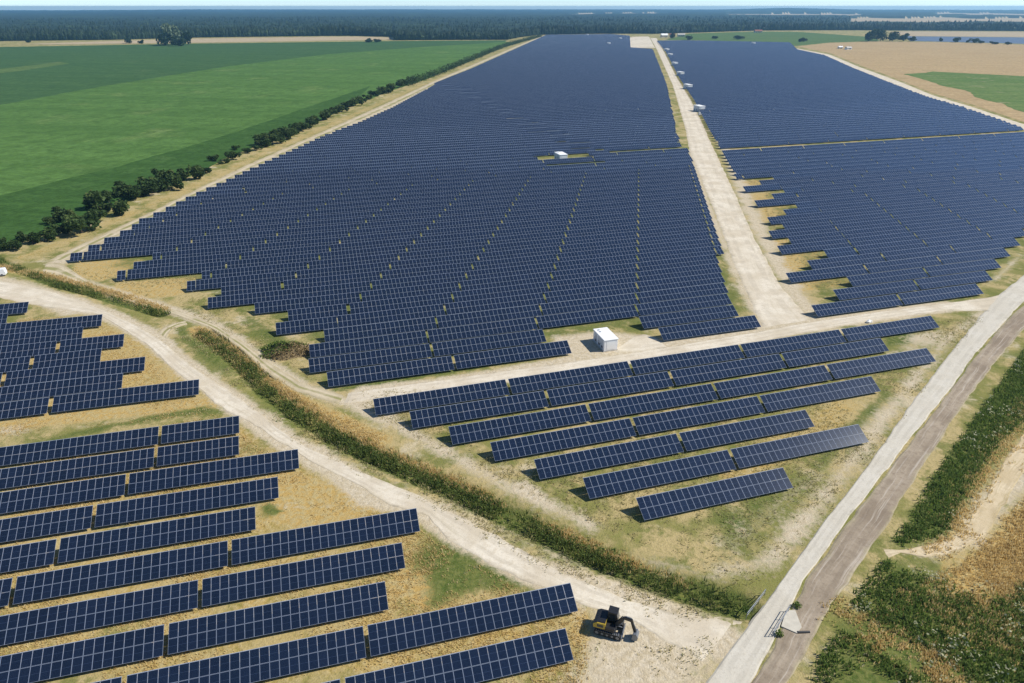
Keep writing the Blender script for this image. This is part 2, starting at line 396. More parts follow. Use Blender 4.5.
# the two big fields
EM, NM = axes(16.6)
def AN(pts, z=1.7): q = np.array([G(x, y, z) for x, y in pts]); return np.c_[q @ EM, q @ NM]
def at_n(poly, n):
    o = np.argsort(poly[:, 1]); return float(np.interp(n, poly[o, 1], poly[o, 0]))
LEFT0 = [-1.17, -4.5, -4.5, -1.2, -11.2, -8.5, -17.6, -27.6, -25.0, -34.0, -31.0, -53.3, -50.4, -46.5, -69.7, -66.5, -63.6, -60.4]
LP = AN([(134.5, 224), (161.7, 212.3), (186, 199.7), (207.5, 189.8), (229, 180.5), (255.6, 167.5), (286, 154), (332, 133), (360, 123), (393, 108), (436, 84.7), (473, 69.7), (519, 48.5), (547.5, 35.2)])
RP = AN([(739.6, 308.4), (727, 271), (708.6, 210.6), (690, 153.5), (682.5, 129), (670.5, 84), (655, 49.5), (632.5, 48), (631, 36)])
FAR_N = AN([(560, 35.2)])[0, 1]
HUT2 = AN([(562, 162)], 0)[0]
r = 0
while True:
    n = 122.2 + 6.93 * r
    if r == 0: segs = [(-1.17, 50.4), (71.8, 97.5)]
    elif r == 1: segs = [(-4.5, 47.2), (70.4, 96.8)]
    else:
        a0 = LEFT0[r] if r < len(LEFT0) else at_n(LP, n + 1.5)
        segs = [(a0, at_n(RP, n + 1.5))]
    if n > FAR_N + 20 : break
    if n > RP[-1, 1] and n > LP[-1, 1]: break
    for (a, b) in segs:
        if r < 2:
            x = a
            while x < b - 3: run('main', r, x, min(x + TL, b), n, 16.6); x += TL + .4
            continue
        off = 57.3 + 3.4 * (r - 5) + (0 if r < 24 else random.uniform(0, 26.3)); gp = .34; SP = 25.72
        k = math.floor((a - off) / SP)
        while off + k * SP < b:
            x0 = max(a, off + k * SP + gp / 2); x1 = min(b, off + (k + 1) * SP - gp / 2); k += 1
            if x1 - x0 < 9 and x0 == a and x1 < b: x1 += gp - .03
            # clearing round the second hut
            if (-3.2 < n - HUT2[1] < 10.2 or -16 < n - HUT2[1] < -9.05) and x0 < HUT2[0] + 17 and x1 > HUT2[0] - 12:
                if x0 < HUT2[0] - 14: run('main', r, x0, HUT2[0] - 12, n, 16.6)
                if x1 > HUT2[0] + 19: run('main', r, HUT2[0] + 17, x1, n, 16.6)
                continue
            run('main', r, x0, x1, n + (8.5 if n > HUT2[1] + 3 and x0 > HUT2[0] + 5 else 0), 16.6)
    r += 1
RLEFT = [113.7, 125.8, 135.9, 121.9, 134.2, 145.3, 133.2, 143.1, 139.5, 151, 150.4, 162, 172, 159.6, 172, 182, 168.5, 180.7, 192, 178]
RLP = AN([(734, 172), (709.5, 129.5), (694.5, 100.5), (679.5, 78), (665.5, 51), (657, 41)])
RRP = AN([(1100, 160), (1016, 127), (965.5, 109), (928.6, 98.4), (895, 85.7), (854.7, 69.5), (824.4, 55.8), (797.6, 50.2), (790, 43), (660, 40.5)], 1.0)
RRIGHT = [165.2, 176.5, 187.3, 199.1, 211.3]
RFAR = AN([(720, 41)])[0, 1]
r = 0
while True:
    n = 123.4 + 7.0 * r
    if n > 310: n += 9.2                      # service strip across the field
    a = RLEFT[r] if r < len(RLEFT) else at_n(RLP, n + 1.5)
    b = RRIGHT[r] if r < 5 else min(211.3 + 11.5 * (r - 4), at_n(RRP, n + 1.5))
    if n > RLP[-1, 1] or b < a + 3: break
    off = 113.7 + 3.4 * r + (0 if r < 14 else random.uniform(0, 26.3)); gp = .3; SP = 25.69
    k = math.floor((a - off) / SP) - 0
    if r < 5: off = a; k = 0
    while off + k * SP < b:
        x0 = max(a, off + k * SP + (gp / 2 if off + k * SP > a else 0)); x1 = min(b, off + (k + 1) * SP - gp / 2); k += 1
        run('junction', r, x0, x1, n, 16.6)
    r += 1

# ------------------------------------------------------------------ ground sheet
DITCH_A = [(-20, 252), (15, 268), (60, 285), (95, 294), (120, 302), (146, 309), (162, 314)]
DITCH_B = [(204, 334), (220, 344), (245, 365), (270, 392), (300, 414), (335, 436), (375, 456), (415, 473), (455, 490), (490, 507), (520, 521), (560, 541), (600, 559), (640, 575), (680, 588), (712, 597), (740, 605)]
def axis(lo, hi, fine0, fine1, step, growth=1.13):
    c = list(np.arange(fine0, fine1 + .01, step)); s = step; x = c[-1]
    while x < hi: s *= growth; x += s; c.append(min(x, hi))
    s = step; x = c[0]
    while x > lo: s *= growth; x -= s; c.insert(0, max(x, lo))
    return np.array(c)
EXT = 14000.0
gx = axis(-EXT, EXT, -150, 190, 1.0); gy = axis(-3000, EXT, 28, 330, 1.0)
XX, YY = np.meshgrid(gx, gy); P2 = np.c_[XX.ravel(), YY.ravel()]
near = (np.abs(P2[:, 0]) < 900) & (P2[:, 1] < 2600) & (P2[:, 1] > -50)
Pn = P2[near]
ch = {k: np.zeros(len(Pn)) for k in ('dirt', 'dry', 'green')}
def line(c, pts, half, soft, s=1.0): ch[c] = np.maximum(ch[c], s * soft_line(Pn, GP(pts), half, soft))
def poly(c, pts, soft, s=1.0): ch[c] = np.maximum(ch[c], s * soft_poly(Pn, GP(pts), soft))
# dirt: shoulders of the roads and worn ground
line('dirt', [(32, 290), (75, 302), (115, 318), (156, 340), (190, 372), (238, 405), (285, 440), (325, 463), (372, 494), (425, 510), (480, 545), (540, 575), (610, 592), (690, 625), (735, 650)], 2.6, 2)
line('dirt', [(250, 400), (300, 437), (350, 462), (400, 483), (450, 502), (500, 530), (560, 556), (620, 578), (680, 600), (735, 622)], 1.2, 2.5, .62)
poly('dirt', [(560, 600), (640, 606), (742, 632), (700, 700), (545, 700), (582, 662), (590, 620)], 5, .92)
poly('dirt', [(-30, 268), (40, 284), (110, 312), (60, 316), (20, 296), (-30, 294)], 3, .9)
poly('dirt', [(-30, 440), (18, 436), (34, 430), (20, 425), (-30, 428)], 2.5, .75)
line('dirt', [(365, 394), (440, 386), (512, 374), (600, 358), (680, 342), (760, 334), (860, 318), (950, 306)], 3.2, 2)
poly('dirt', [(548, 336), (600, 330), (660, 336), (690, 345), (640, 360), (575, 362), (555, 352)], 2.5, .8)
line('dirt', [(345, 402), (380, 415), (420, 437), (465, 462), (510, 487), (550, 506), (590, 524)], 2.2, 2.5, .7)
poly('dirt', [(262, 500), (300, 503), (350, 501), (365, 507), (330, 510), (280, 509)], 1.5, .62)
poly('green', [(258, 506), (272, 500), (285, 512), (262, 520)], 1, .7)
poly('dirt', [(508, 482), (525, 480), (552, 498), (540, 506), (512, 492)], 1.5, .9)
poly('dirt', [(345, 392), (400, 398), (410, 425), (380, 432), (330, 400)], 3, .72)
line('dirt', [(690, 150), (710, 210), (737, 275), (765, 335)], 2, 2.5, .75)
line('dirt', [(722, 140), (752, 214), (770, 250), (795, 292), (815, 318)], 3.5, 4, .8)
line('dirt', [(640, 560), (700, 570), (760, 520), (800, 490), (850, 455)], 3, 5, .52)
line('dirt', [(720, 570), (770, 560), (830, 490), (890, 410), (950, 335), (985, 312)], 2.2, 3, .7)
poly('dirt', [(905, 330), (960, 325), (940, 360), (900, 372), (880, 360)], 3, .55)
poly('dirt', [(1000, 280), (985, 285), (1012, 258), (1030, 250)], 2, .7)
line('dirt', [(60, 262), (105, 238), (160, 213), (205, 191), (255, 168), (300, 146), (340, 130), (392, 108), (440, 84), (475, 69)], 4, 3, .75)
line('dirt', [(55, 270), (75, 280), (125, 295), (180, 312), (215, 326), (245, 346), (270, 366), (300, 386), (345, 402)], 2.2, 2, .8)
poly('dirt', [(180, 306), (205, 309), (228, 318), (205, 326)], 2, .6)
# dry grass
poly('dry', [(-30, 470), (240, 410), (300, 445), (420, 505), (470, 560), (600, 610), (585, 700), (-30, 700)], 4, .54)
poly('dry', [(262, 440), (300, 470), (400, 505), (300, 540), (258, 500)], 2, .9)
poly('dry', [(395, 560), (455, 552), (470, 580), (430, 612), (390, 596)], 1.5, 1)
poly('dry', [(570, 600), (592, 612), (590, 650), (570, 640)], 1, .9)
poly('dry', [(-30, 330), (30, 318), (100, 314), (130, 326), (200, 372), (235, 408), (-30, 425)], 3, .62)
poly('dry', [(-30, 430), (0, 415), (150, 402), (215, 395), (225, 408), (20, 430)], 1.5, .8)
line('dry', [(196, 330), (230, 352), (260, 378), (290, 398), (330, 418), (380, 440)], 2.4, 1.5, 1)
line('dry', [(0, 268), (50, 276), (95, 288), (130, 298), (170, 312)], 2.0, 1.8, .85)
poly('dry', [(75, 262), (150, 258), (120, 275), (100, 282), (70, 275)], 1.5, .85)
poly('dry', [(115, 282), (200, 276), (185, 295), (140, 300), (110, 292)], 1.5, .8)
line('dry', [(10, 264), (60, 244), (110, 222), (160, 202), (205, 180), (260, 155), (310, 134), (360, 112), (420, 86), (480, 62), (530, 42)], 5, 3, .5)
for q in ([(735, 182), (775, 178), (782, 184), (745, 190)], [(748, 194), (772, 192), (775, 200), (752, 202)], [(757, 208), (790, 205), (785, 218), (762, 222)],
          [(770, 241), (790, 239), (786, 246), (768, 250)], [(780, 254), (826, 251), (822, 258), (795, 272), (782, 270)], [(790, 283), (848, 278), (850, 286), (800, 292)]):
    poly('dry', q, 1.5, 1)
poly('dry', [(690, 470), (830, 390), (880, 400), (870, 420), (800, 470), (760, 500)], 4, .6)
poly('dry', [(860, 720), (880, 640), (930, 560), (1010, 500), (1060, 480), (1060, 720)], 5, .8)
# green
line('green', [(262, 402), (300, 428), (350, 454), (400, 475), (450, 495), (500, 522), (560, 552), (620, 577), (690, 602)], 2.6, 2, .52)
line('green', DITCH_A, 1.6, 1.5); line('green', DITCH_B, 2.4, 2)
poly('green', [(330, 380), (570, 345), (760, 318), (740, 270), (688, 140), (400, 130), (200, 215), (90, 270), (150, 275), (270, 325)], 6, .55)
poly('green', [(815, 312), (985, 290), (1060, 230), (1060, 150), (735, 150), (790, 250)], 4, .5)
poly('green', [(170, 320), (225, 345), (250, 385), (215, 372), (175, 342)], 2, .66)
poly('green', [(232, 300), (280, 325), (300, 345), (262, 345), (235, 325)], 3, .62)
poly('green', [(400, 548), (440, 535), (500, 545), (560, 590), (480, 600), (425, 612)], 3, .72)
poly('green', [(690, 500), (850, 440), (870, 420), (800, 520), (745, 590), (690, 570)], 6, .58)
poly('green', [(845, 425), (885, 385), (900, 392), (850, 440), (800, 500), (790, 490)], 2, .75)
poly('green', [(885, 335), (920, 327), (915, 345), (880, 348)], 2, .8)
line('green', [(560, 352), (480, 366), (400, 380), (335, 390)], 1.3, 1.2, .75)
line('green', [(762, 331), (690, 339), (640, 345)], 1.0, 1.2, .7)
line('green', [(820, 318), (900, 309), (980, 296)], 1.0, 1.2, .7)
line('green', [(722, 150), (745, 200), (770, 245)], 2, 2.5, .62)
poly('green', [(20, 444), (130, 418), (210, 404), (222, 412), (120, 428), (20, 450)], 1.5, .7)
poly('dirt', [(905, 552), (945, 535), (985, 480), (1015, 445), (1060, 400), (1060, 470), (1012, 515), (985, 552), (940, 560)], 2.5, .72)
poly('green', [(885, 556), (860, 600), (820, 650), (800, 720), (1060, 720), (1060, 560), (960, 600), (940, 560)], 4, .8)
poly('green', [(890, 545), (960, 440), (1024, 350), (1060, 320), (1060, 400), (1010, 440), (950, 530)], 3, 1)
full = {}
for k in ch:
    a = np.zeros(len(P2)); a[near] = ch[k]; full[k] = a
ZG = np.zeros(len(P2))
dz = np.zeros(len(Pn))
for D, w, dep in ((DITCH_A, 2.0, .7), (DITCH_B, 2.6, 1.1)):
    d = seg_dist(Pn, GP(D)); dz -= dep * np.clip(1 - (d / w) ** 2, 0, 1)
dz += .10 * (fbm(Pn[:, 0] * .25, Pn[:, 1] * .25) - .5) * np.clip(1 - ch['dirt'] * 1.2, 0, 1)
ZG[near] = dz - .02
nx, ny = len(gx), len(gy)
I = np.arange(nx * ny).reshape(ny, nx)
FQ = np.c_[I[:-1, :-1].ravel(), I[:-1, 1:].ravel(), I[1:, 1:].ravel(), I[1:, :-1].ravel()]
me = mesh_np('ground', np.c_[P2, ZG], FQ, attrs=full, smooth=True)
tag(link('ground', me, M['ground']), kind='structure')

# ------------------------------------------------------------------ roads, tracks and fields laid on the ground
def ribbon(name, left, right, mat, z, step=1.5, across=8, rag=.5, seed=0, pix=True):
    Lp, Rp = (GP(left), GP(right)) if pix else (np.array(left), np.array(right))
    n = max(4, int(max(np.hypot(*np.diff(Lp, axis=0).T).sum(), np.hypot(*np.diff(Rp, axis=0).T).sum()) / step))
    Lq, Rq = resample_n(Lp, n), resample_n(Rp, n)
    s = np.arange(n) * step
    jl = rag * (fbm(s * .35 + seed, s * 0 + seed) - .5) * 2; jr = rag * (fbm(s * .35 + seed + 40, s * 0 + seed) - .5) * 2
    d = Rq - Lq; w = np.hypot(*d.T)[:, None]; d = d / np.maximum(w, .01)
    Lq = Lq + d * jl[:, None]; Rq = Rq + d * jr[:, None]
    t = np.r_[0, np.linspace(.09, .91, across - 1), 1]
    V = (Lq[:, None, :] * (1 - t)[None, :, None] + Rq[:, None, :] * t[None, :, None]).reshape(-1, 2)
    zz = np.full((n, across + 1), z); zz[:, 0] = zz[:, -1] = -.08; zz[0] = zz[-1] = -.08
    V = np.c_[V, zz.ravel()]
    k = across + 1; I = np.arange(n * k).reshape(n, k)
    F = np.c_[I[:-1, :-1].ravel(), I[:-1, 1:].ravel(), I[1:, 1:].ravel(), I[1:, :-1].ravel()]
    uvv = np.c_[np.tile(t, n), np.repeat(s, k)]
    return tag(link(name, mesh_np(name, V, F, uv=uvv[F.ravel()]), mat), kind='structure')
# main service road along the edge
ribbon('service_road', [(690, 700), (703, 683), (772, 593), (828, 515), (870, 460), (913, 400), (955, 345), (983, 311), (1000, 292.5), (1018, 279), (1050, 255)],
       [(740, 700), (757, 676), (803, 582), (851, 516), (896.7, 458), (942, 400), (978, 352), (1008, 318), (1030, 298), (1046, 284), (1075, 262)], M['concrete'], .06, rag=.3, seed=3)
ribbon('gravel_strip', [(740, 700), (757, 676), (803, 582), (851, 516), (896.7, 458), (942, 400), (978, 352), (1008, 318), (1030, 298), (1075, 262)],
       [(776, 700), (788, 683), (812, 640), (847, 586), (881, 537), (922, 470), (967, 400), (1000, 358), (1024, 330), (1070, 290), (1110, 262)], M['brown'], .04, rag=.45, seed=9)
ribbon('cross_road', [(345, 393), (373, 389), (430, 381), (500, 371), (573, 361), (652, 349), (759, 331), (811.5, 321.5), (889, 310), (953, 302), (990, 296.5), (1022, 289)],
       [(340, 405), (373, 400), (430, 394), (500, 384), (573, 374), (652, 360.5), (760, 342), (837, 327), (914.7, 314.8), (945.6, 311), (985, 312), (1006, 306)], M['pale'], .05, rag=.35, seed=5)
ribbon('centre_road', [(761, 331), (738, 278), (712.5, 210.6), (688, 150), (684.6, 129.5), (672, 84.4), (656.5, 49.5), (650, 38)],
       [(815, 322), (783, 286), (757, 240), (737, 195), (718, 155), (706, 129.5), (692, 100.5), (677.5, 78), (663.5, 50), (657, 38)], M['pale'], .03, step=3, rag=.5, seed=14)
ribbon('dirt_road', [(-20, 277), (32, 285), (75, 298), (107, 311), (132, 322), (158, 337), (178, 354), (200, 371), (232, 391), (262, 414), (296, 440), (341.6, 461), (382, 481), (418, 495), (456, 511), (500, 536), (540, 561), (589, 581), (640, 602), (690, 614), (742, 622)],
       [(-20, 294), (25, 304), (55, 309), (98, 315), (120, 327), (150, 348), (172, 369), (197, 388), (225, 412), (252, 425), (278, 441), (316, 464), (354, 484), (392, 507), (425, 516), (442, 536), (474, 558), (520, 580), (584, 604), (640, 624), (706, 670)], M['pale'], .02, rag=.8, seed=21)
ribbon('dirt_track', [(156, 333), (163, 327), (175, 322.5), (188, 320)], [(166, 341), (170, 332), (180, 326), (191, 324)], M['track'], .03, rag=.2, seed=23)
ribbon('rutted_track', [(44, 262), (62, 262), (85, 279), (125, 294), (180, 311), (217, 324), (247, 344), (273, 364), (303, 383), (348, 395)],
       [(40, 274), (66, 281), (78, 284), (122, 299), (178, 316), (212, 329), (240, 349), (264, 371), (294, 391), (342, 406)], M['track'], .025, rag=.3, seed=27)
ribbon('hedge_track', [(44, 262), (98, 236), (152, 211), (198, 188), (248, 164), (300, 141), (350, 119), (388, 102), (434, 80.5), (470, 65.5), (516, 46), (543, 35.5)],
       [(66, 262), (110, 240), (163, 216), (206, 194), (256, 171), (306, 148), (356, 125), (393, 108.5), (439, 85.5), (474, 70), (519, 49), (547, 36.5)], M['track'], .02, step=3, rag=.8, seed=31)
ribbon('field_track', [(790, 47), (806, 50), (830, 54.5), (860, 67), (900, 81.5), (933, 95), (970, 106), (1024, 124), (1080, 146)],
       [(795, 49.5), (806, 52.5), (828, 57), (857, 70), (897, 86), (930, 98.8), (967, 110), (1018, 128), (1075, 152)], M['pale'], .05, step=4, rag=.6, seed=35)
ribbon('sandy_path', [(876, 549), (905, 549), (935, 545), (960, 527), (980, 500), (995, 475), (1012, 450), (1040, 415)], [(882, 557), (908, 556), (945, 556), (976, 545), (996, 520), (1010, 496), (1028, 470), (1060, 432)], M['soil'], .03, rag=1.2, seed=37)
ribbon('gravel_apron', [(634, 336), (644, 333), (655, 337)], [(606, 353), (640, 353), (672, 347)], M['pale'], .02, rag=.2, seed=38)
ribbon('gravel_apron', [(622, 40), (632, 36), (650, 36)], [(630, 48.8), (640, 48.8), (656, 48.8)], M['pale'], .02, step=6, rag=1, seed=39)

def field(name, pts, mat, z, cell=6.0, rag=3.0):
    """a field sheet: polygon with a slightly irregular outline"""
    p = GP(pts); p = resample(np.vstack([p, p[:1]]), max(cell, 5))[:-1]
    p = p + min(rag, 2) * .7 * (np.c_[fbm(p[:, 0] * .3, p[:, 1] * .3), fbm(p[:, 1] * .3, p[:, 0] * .3 + 7)] - .5) * 2
    p = p + rag * (np.c_[fbm(p[:, 0] * .02, p[:, 1] * .02), fbm(p[:, 1] * .02 + 9, p[:, 0] * .02)] - .5)
    me = bpy.data.meshes.new(name); me.from_pydata([(x, y, z) for x, y in p], [], [tuple(range(len(p)))])
    import bmesh
    bm = bmesh.new(); bm.from_mesh(me); bmesh.ops.triangulate(bm, faces=bm.faces); bmesh.ops.recalc_face_normals(bm, faces=bm.faces)
    for f in bm.faces:
        if f.normal.z < 0: f.normal_flip()
    bm.to_mesh(me); bm.free()
    return tag(link(name, me, mat), kind='structure')
_f = G(370, 86) - G(0, 195); A1 = -math.atan2(_f[1], _f[0])
fm_green = field_material('green_crop', (.084, .172, .040), (.118, .225, .056), (.19, .27, .085), 1, A1)
fm_dark = field_material('dark_crop', (.058, .125, .042), (.074, .150, .050), (.10, .17, .062), 1, A1)
fm_strip = field_material('dark_field_margin', (.050, .114, .026), (.068, .145, .034), (.095, .175, .048), 1, A1, .05)
fm_wheat = field_material('ripe_wheat', (.50, .40, .25), (.56, .45, .29), (.46, .36, .22), 1, A1)
fm_tan = field_material('dry_meadow', (.46, .33, .17), (.55, .41, .22), (.36, .30, .13), 0, A1, .05)
fm_meadow = field_material('green_meadow', (.10, .17, .05), (.13, .20, .065), (.18, .21, .09), 1, A1)
fm_weed = field_material('weedy_meadow', (.12, .20, .05), (.19, .25, .08), (.46, .39, .24), 0, A1, .04)
HEDGE = [(-40, 270), (0, 251), (20, 244), (50, 232), (85, 219), (118, 206), (150, 192.5), (190, 177), (225, 159), (260, 145), (300, 131), (325, 118), (350, 107), (390, 91), (425, 79.5), (460, 65.5), (500, 48.5), (520, 42.2)]
field('green_field', [(-120, 125), (0, 105), (110, 85), (230, 66), (330, 54), (430, 46.5), (505, 42)] + HEDGE[::-1] + [(-120, 300)], fm_green, .05)
field('dark_field', [(-90, 49), (0, 47), (200, 43.5), (400, 41), (507, 40.3), (505, 42), (430, 46.5), (330, 54), (230, 66), (110, 85), (0, 105), (-120, 125)], fm_dark, .06)
field('field_margin', [(-60, 212), (0, 196), (60, 181), (120, 166), (180, 149), (240, 131), (300, 110), (370, 86)] + HEDGE[12::-1], fm_strip, .10)
field('fallow_patch', [(-40, 73), (0, 69), (60, 62), (70, 63.5), (20, 71), (-40, 78)], fm_meadow, .13)
field('wheat_field', [(20, 44.2), (110, 41.2), (200, 38.5), (350, 36.6), (396, 37.6), (396, 39.6), (300, 41.2), (200, 42.7), (60, 44.4)], fm_wheat, .16)
field('dry_field', [(798, 46.5), (830, 42.8), (880, 41.6), (960, 42.6), (1060, 46), (1100, 140), (1024, 122), (970, 104), (933, 93.5), (900, 80), (860, 65.5), (830, 53)], fm_tan, .03)
field('weedy_field', [(905, 74), (940, 72), (1000, 75), (1070, 79), (1090, 125), (1024, 112), (985, 98), (945, 86)], fm_weed, .09, rag=22)
field('meadow', [(690, 33.5), (760, 31.6), (800, 32), (870, 37), (880, 40.8), (830, 42.6), (795, 46), (700, 40.3), (665, 40)], fm_meadow, .12)
field('stubble_field', [(888, 31.4), (1060, 32), (1060, 37.5), (905, 36)], fm_wheat, .12)
field('distant_solar_field', [(905, 36.3), (1060, 37.8), (1060, 45), (1000, 43.2), (910, 41)], simple('distant_panels', (.10, .12, .17), .4, 0, .15, .01), .2)

# ------------------------------------------------------------------ solar tables: meshes
def tbl_point(u, v, w=0.0):
    """u along the row, v up the slope, w off the slope"""
    return (u, v * math.cos(TILT) - w * math.sin(TILT), ZB + v * math.sin(TILT) + w * math.cos(TILT))
MH = ML; MGAP = CH - 2 * ML
def module_geo(i, j, fr=.026, th=.035, w0=0.0):
    """vertices and faces of one framed module: column i, row j (material 0 frame, 1 glass)"""
    x0, x1 = i * MW + .012, (i + 1) * MW - .012
    y0 = j * (ML + MGAP); y1 = y0 + ML
    v = [tbl_point(*p) for p in ((x0, y0, th), (x1, y0, th), (x1, y1, th), (x0, y1, th), (x0 + fr, y0 + fr, th), (x1 - fr, y0 + fr, th), (x1 - fr, y1 - fr, th), (x0 + fr, y1 - fr, th),
                                 (x0, y0, 0), (x1, y0, 0), (x1, y1, 0), (x0, y1, 0))]
    f = [(0, 1, 5, 4), (1, 2, 6, 5), (2, 3, 7, 6), (3, 0, 4, 7), (4, 5, 6, 7), (8, 9, 1, 0), (9, 10, 2, 1), (10, 11, 3, 2), (11, 8, 0, 3), (11, 10, 9, 8)]
    uv = [(i, j), (i + 1, j), (i + 1, j + 1), (i, j + 1)]
    return v, f, [0, 0, 0, 0, 1, 0, 0, 0, 0, 0], uv
def modules_mesh(name, cells):
    V, F, MI, UV = [], [], [], []
    for i, j in cells:
        v, f, m, uv = module_geo(i, j); o = len(V); V += v; F += [tuple(k + o for k in q) for q in f]; MI += m
        for q in range(len(f)): UV += [(a + .001 * (1 if a == i else -1), b + .001 * (1 if b == j else -1)) for a, b in uv]
    me = mesh_np(name, V, np.array(F), MI, np.array(UV))
    me.materials.append(M['frame']); me.materials.append(M['glass'])
    return me
def rack_mesh(m):
    b = MB(); L = m * MW
    for v in (.35, 1.30, 2.15, 3.1):
        b.bar(tbl_point(.05, v, -.05), tbl_point(L - .05, v, -.05), .06, .08)
    b.bar(tbl_point(.0, CH + .025, .0), tbl_point(L, CH + .025, .0), .05, .05, 1)
    k = max(2, int(round(L / 4.2)) + 1)
    for x in np.linspace(.7, L - .7, k):
        b.bar(tbl_point(x, .25, -.13), tbl_point(x, 3.2, -.13), .07, .08)
        for v in (.7, 2.6):
            q = tbl_point(x, v, -.17); b.bar((q[0], q[1], -.3), q, .09, .12)
    o = b.build('rack', [M['steel'], M['rail']]); me = o.data; bpy.data.objects.remove(o)
    return me
ARR, RACK, MOD = {}, {}, {}
def arr_mesh(m):
    if m not in ARR: ARR[m] = modules_mesh('module_array', [(i, j) for i in range(m) for j in (0, 1)])
    return ARR[m]
def rack(m):
    if m not in RACK: RACK[m] = rack_mesh(m)
    return RACK[m]
MOD1 = modules_mesh('solar_module', [(0, 0)])
seen = []; rest = []
for t in TABLES:
    b, r, a, n, m, ang = t; e, nn = axes(ang)
    c = e * (a + m * MW / 2) + nn * (n + 1.5)
    ends = [e * a + nn * (n + 1.5), e * (a + m * MW) + nn * (n + 1.5), c]
    if not any(in_view(*p, 1.7, 50) for p in ends): continue
    x, y, tt = PR(*c, 1.7)
    t.append(tt * tt / m); seen.append(t)
# numbering along each row from its named end, counted over what stands in view
END = {'excavator': ('the dirt road end', 1, 'the excavator block'), 'bend': ('the dirt road end', 1, 'the road bend block'),
       'crossroad': ('the service road end', 1, 'the crossroad block'), 'main': ('the centre road end', 1, 'the hut field'),
       'junction': ('the centre road end', -1, 'the junction field')}
rows = {}
for t in seen: rows.setdefault((t[0], t[1]), []).append(t)
for k, v in rows.items():
    s = END[k[0]][1]; v.sort(key=lambda t: -s * t[2])
    for i, t in enumerate(v): t.append(i + 1)
frontmost = {}
for k in rows: frontmost[k[0]] = min(frontmost.get(k[0], 999), k[1])
seen.sort(key=lambda t: t[6])
pick, rest = seen[:300], seen[300:]
GROUPS = {'excavator': 'tables of the block beside the excavator', 'bend': 'tables of the block at the road bend', 'crossroad': 'tables of the block below the crossroad',
          'main': 'tables of the hut field', 'junction': 'tables of the field behind the junction'}
def table_label(t):
    en, s, bl = END[t[0]]; rr = t[1] - frontmost[t[0]] + 1; k = t[7]
    place = ('nearest ' if k == 1 else ordinal(k) + ' from ') + en
    row = 'front row' if rr == 1 else ordinal(rr) + ' row'
    return f'solar table {place}, {row} of {bl}'
n_mod = 0
for t in pick:
    b, r, a, n, m, ang = t[:6]; e, nn = axes(ang); q = e * a + nn * n
    o = empty('solar_table', (q[0], q[1], 0), R(ang))
    tag(o, table_label(t), 'solar table', GROUPS[b])
    if b == 'crossroad': o.scale = (1.012, 1, 1)
    link('support_rack', rack(m), None, o)
    if b in ('excavator', 'crossroad') and n_mod < 2350:
        for i in range(m):
            for j in (0, 1):
                c = link('solar_module', MOD1, None, o); n_mod += 1
                v = j * (ML + MGAP); c.location = (i * MW, v * math.cos(TILT), v * math.sin(TILT))
    else:
        link('module_array', arr_mesh(m), None, o)
# the many farther tables as one mass
V, F, MI, UV = [], [], [], []
nv = 0
for t in rest:
    b, r, a, n, m, ang = t[:6]; e, nn = axes(ang); L = m * MW
    dt = random.gauss(0, .9) * .0175; loc = [tbl_point(x, y, w) for w in (0, .04) for x, y in ((0, 0), (L, 0), (L, CH), (0, CH))]
    loc = [(p[0], p[1], p[2] + dt * (p[1] - 1.5)) for p in loc]
    q0 = e * a + nn * n
    vv = [(q0[0] + e[0] * p[0] + nn[0] * p[1], q0[1] + e[1] * p[0] + nn[1] * p[1], p[2]) for p in loc]
    V += vv
    F += [(nv + 4, nv + 5, nv + 6, nv + 7), (nv, nv + 1, nv + 5, nv + 4), (nv + 1, nv + 2, nv + 6, nv + 5), (nv + 2, nv + 3, nv + 7, nv + 6), (nv + 3, nv, nv + 4, nv + 7), (nv + 3, nv + 2, nv + 1, nv)]
    s = random.randrange(500) * 30
    MI += [0, 1, 1, 1, 1, 1]; UV += [(s, 0), (s + m, 0), (s + m, 2), (s, 2)] + [(0, 0)] * 20
    nv += 8
    if t[6] < 2.2e5 / 24 * 4:
        for x in np.linspace(1.2, L - 1.2, max(2, int(L / 5))):
            for v0 in (.7, 2.6):
                p = tbl_point(x, v0, -.02); c = q0 + e * p[0] + nn * p[1]; hx = e * .07; hy = nn * .07
                V += [(*(c - hx - hy), -.2), (*(c + hx - hy), -.2), (*(c + hx + hy), -.2), (*(c - hx + hy), -.2), (*(c - hx - hy), p[2]), (*(c + hx - hy), p[2]), (*(c + hx + hy), p[2]), (*(c - hx + hy), p[2])]
                F += [(nv, nv + 1, nv + 5, nv + 4), (nv + 1, nv + 2, nv + 6, nv + 5), (nv + 2, nv + 3, nv + 7, nv + 6), (nv + 3, nv, nv + 4, nv + 7)]
                MI += [1] * 4; UV += [(0, 0)] * 16; nv += 8
me = mesh_np('solar_tables', V, np.array(F), MI, np.array(UV))
tag(link('solar_table_rows', me, [M['far'], M['frame']]), 'long rows of dark blue solar tables filling the far parts of both big fields', 'solar tables', kind='stuff')
print('tables', len(TABLES), 'seen', len(seen), 'rest', len(rest), 'modules', n_mod)

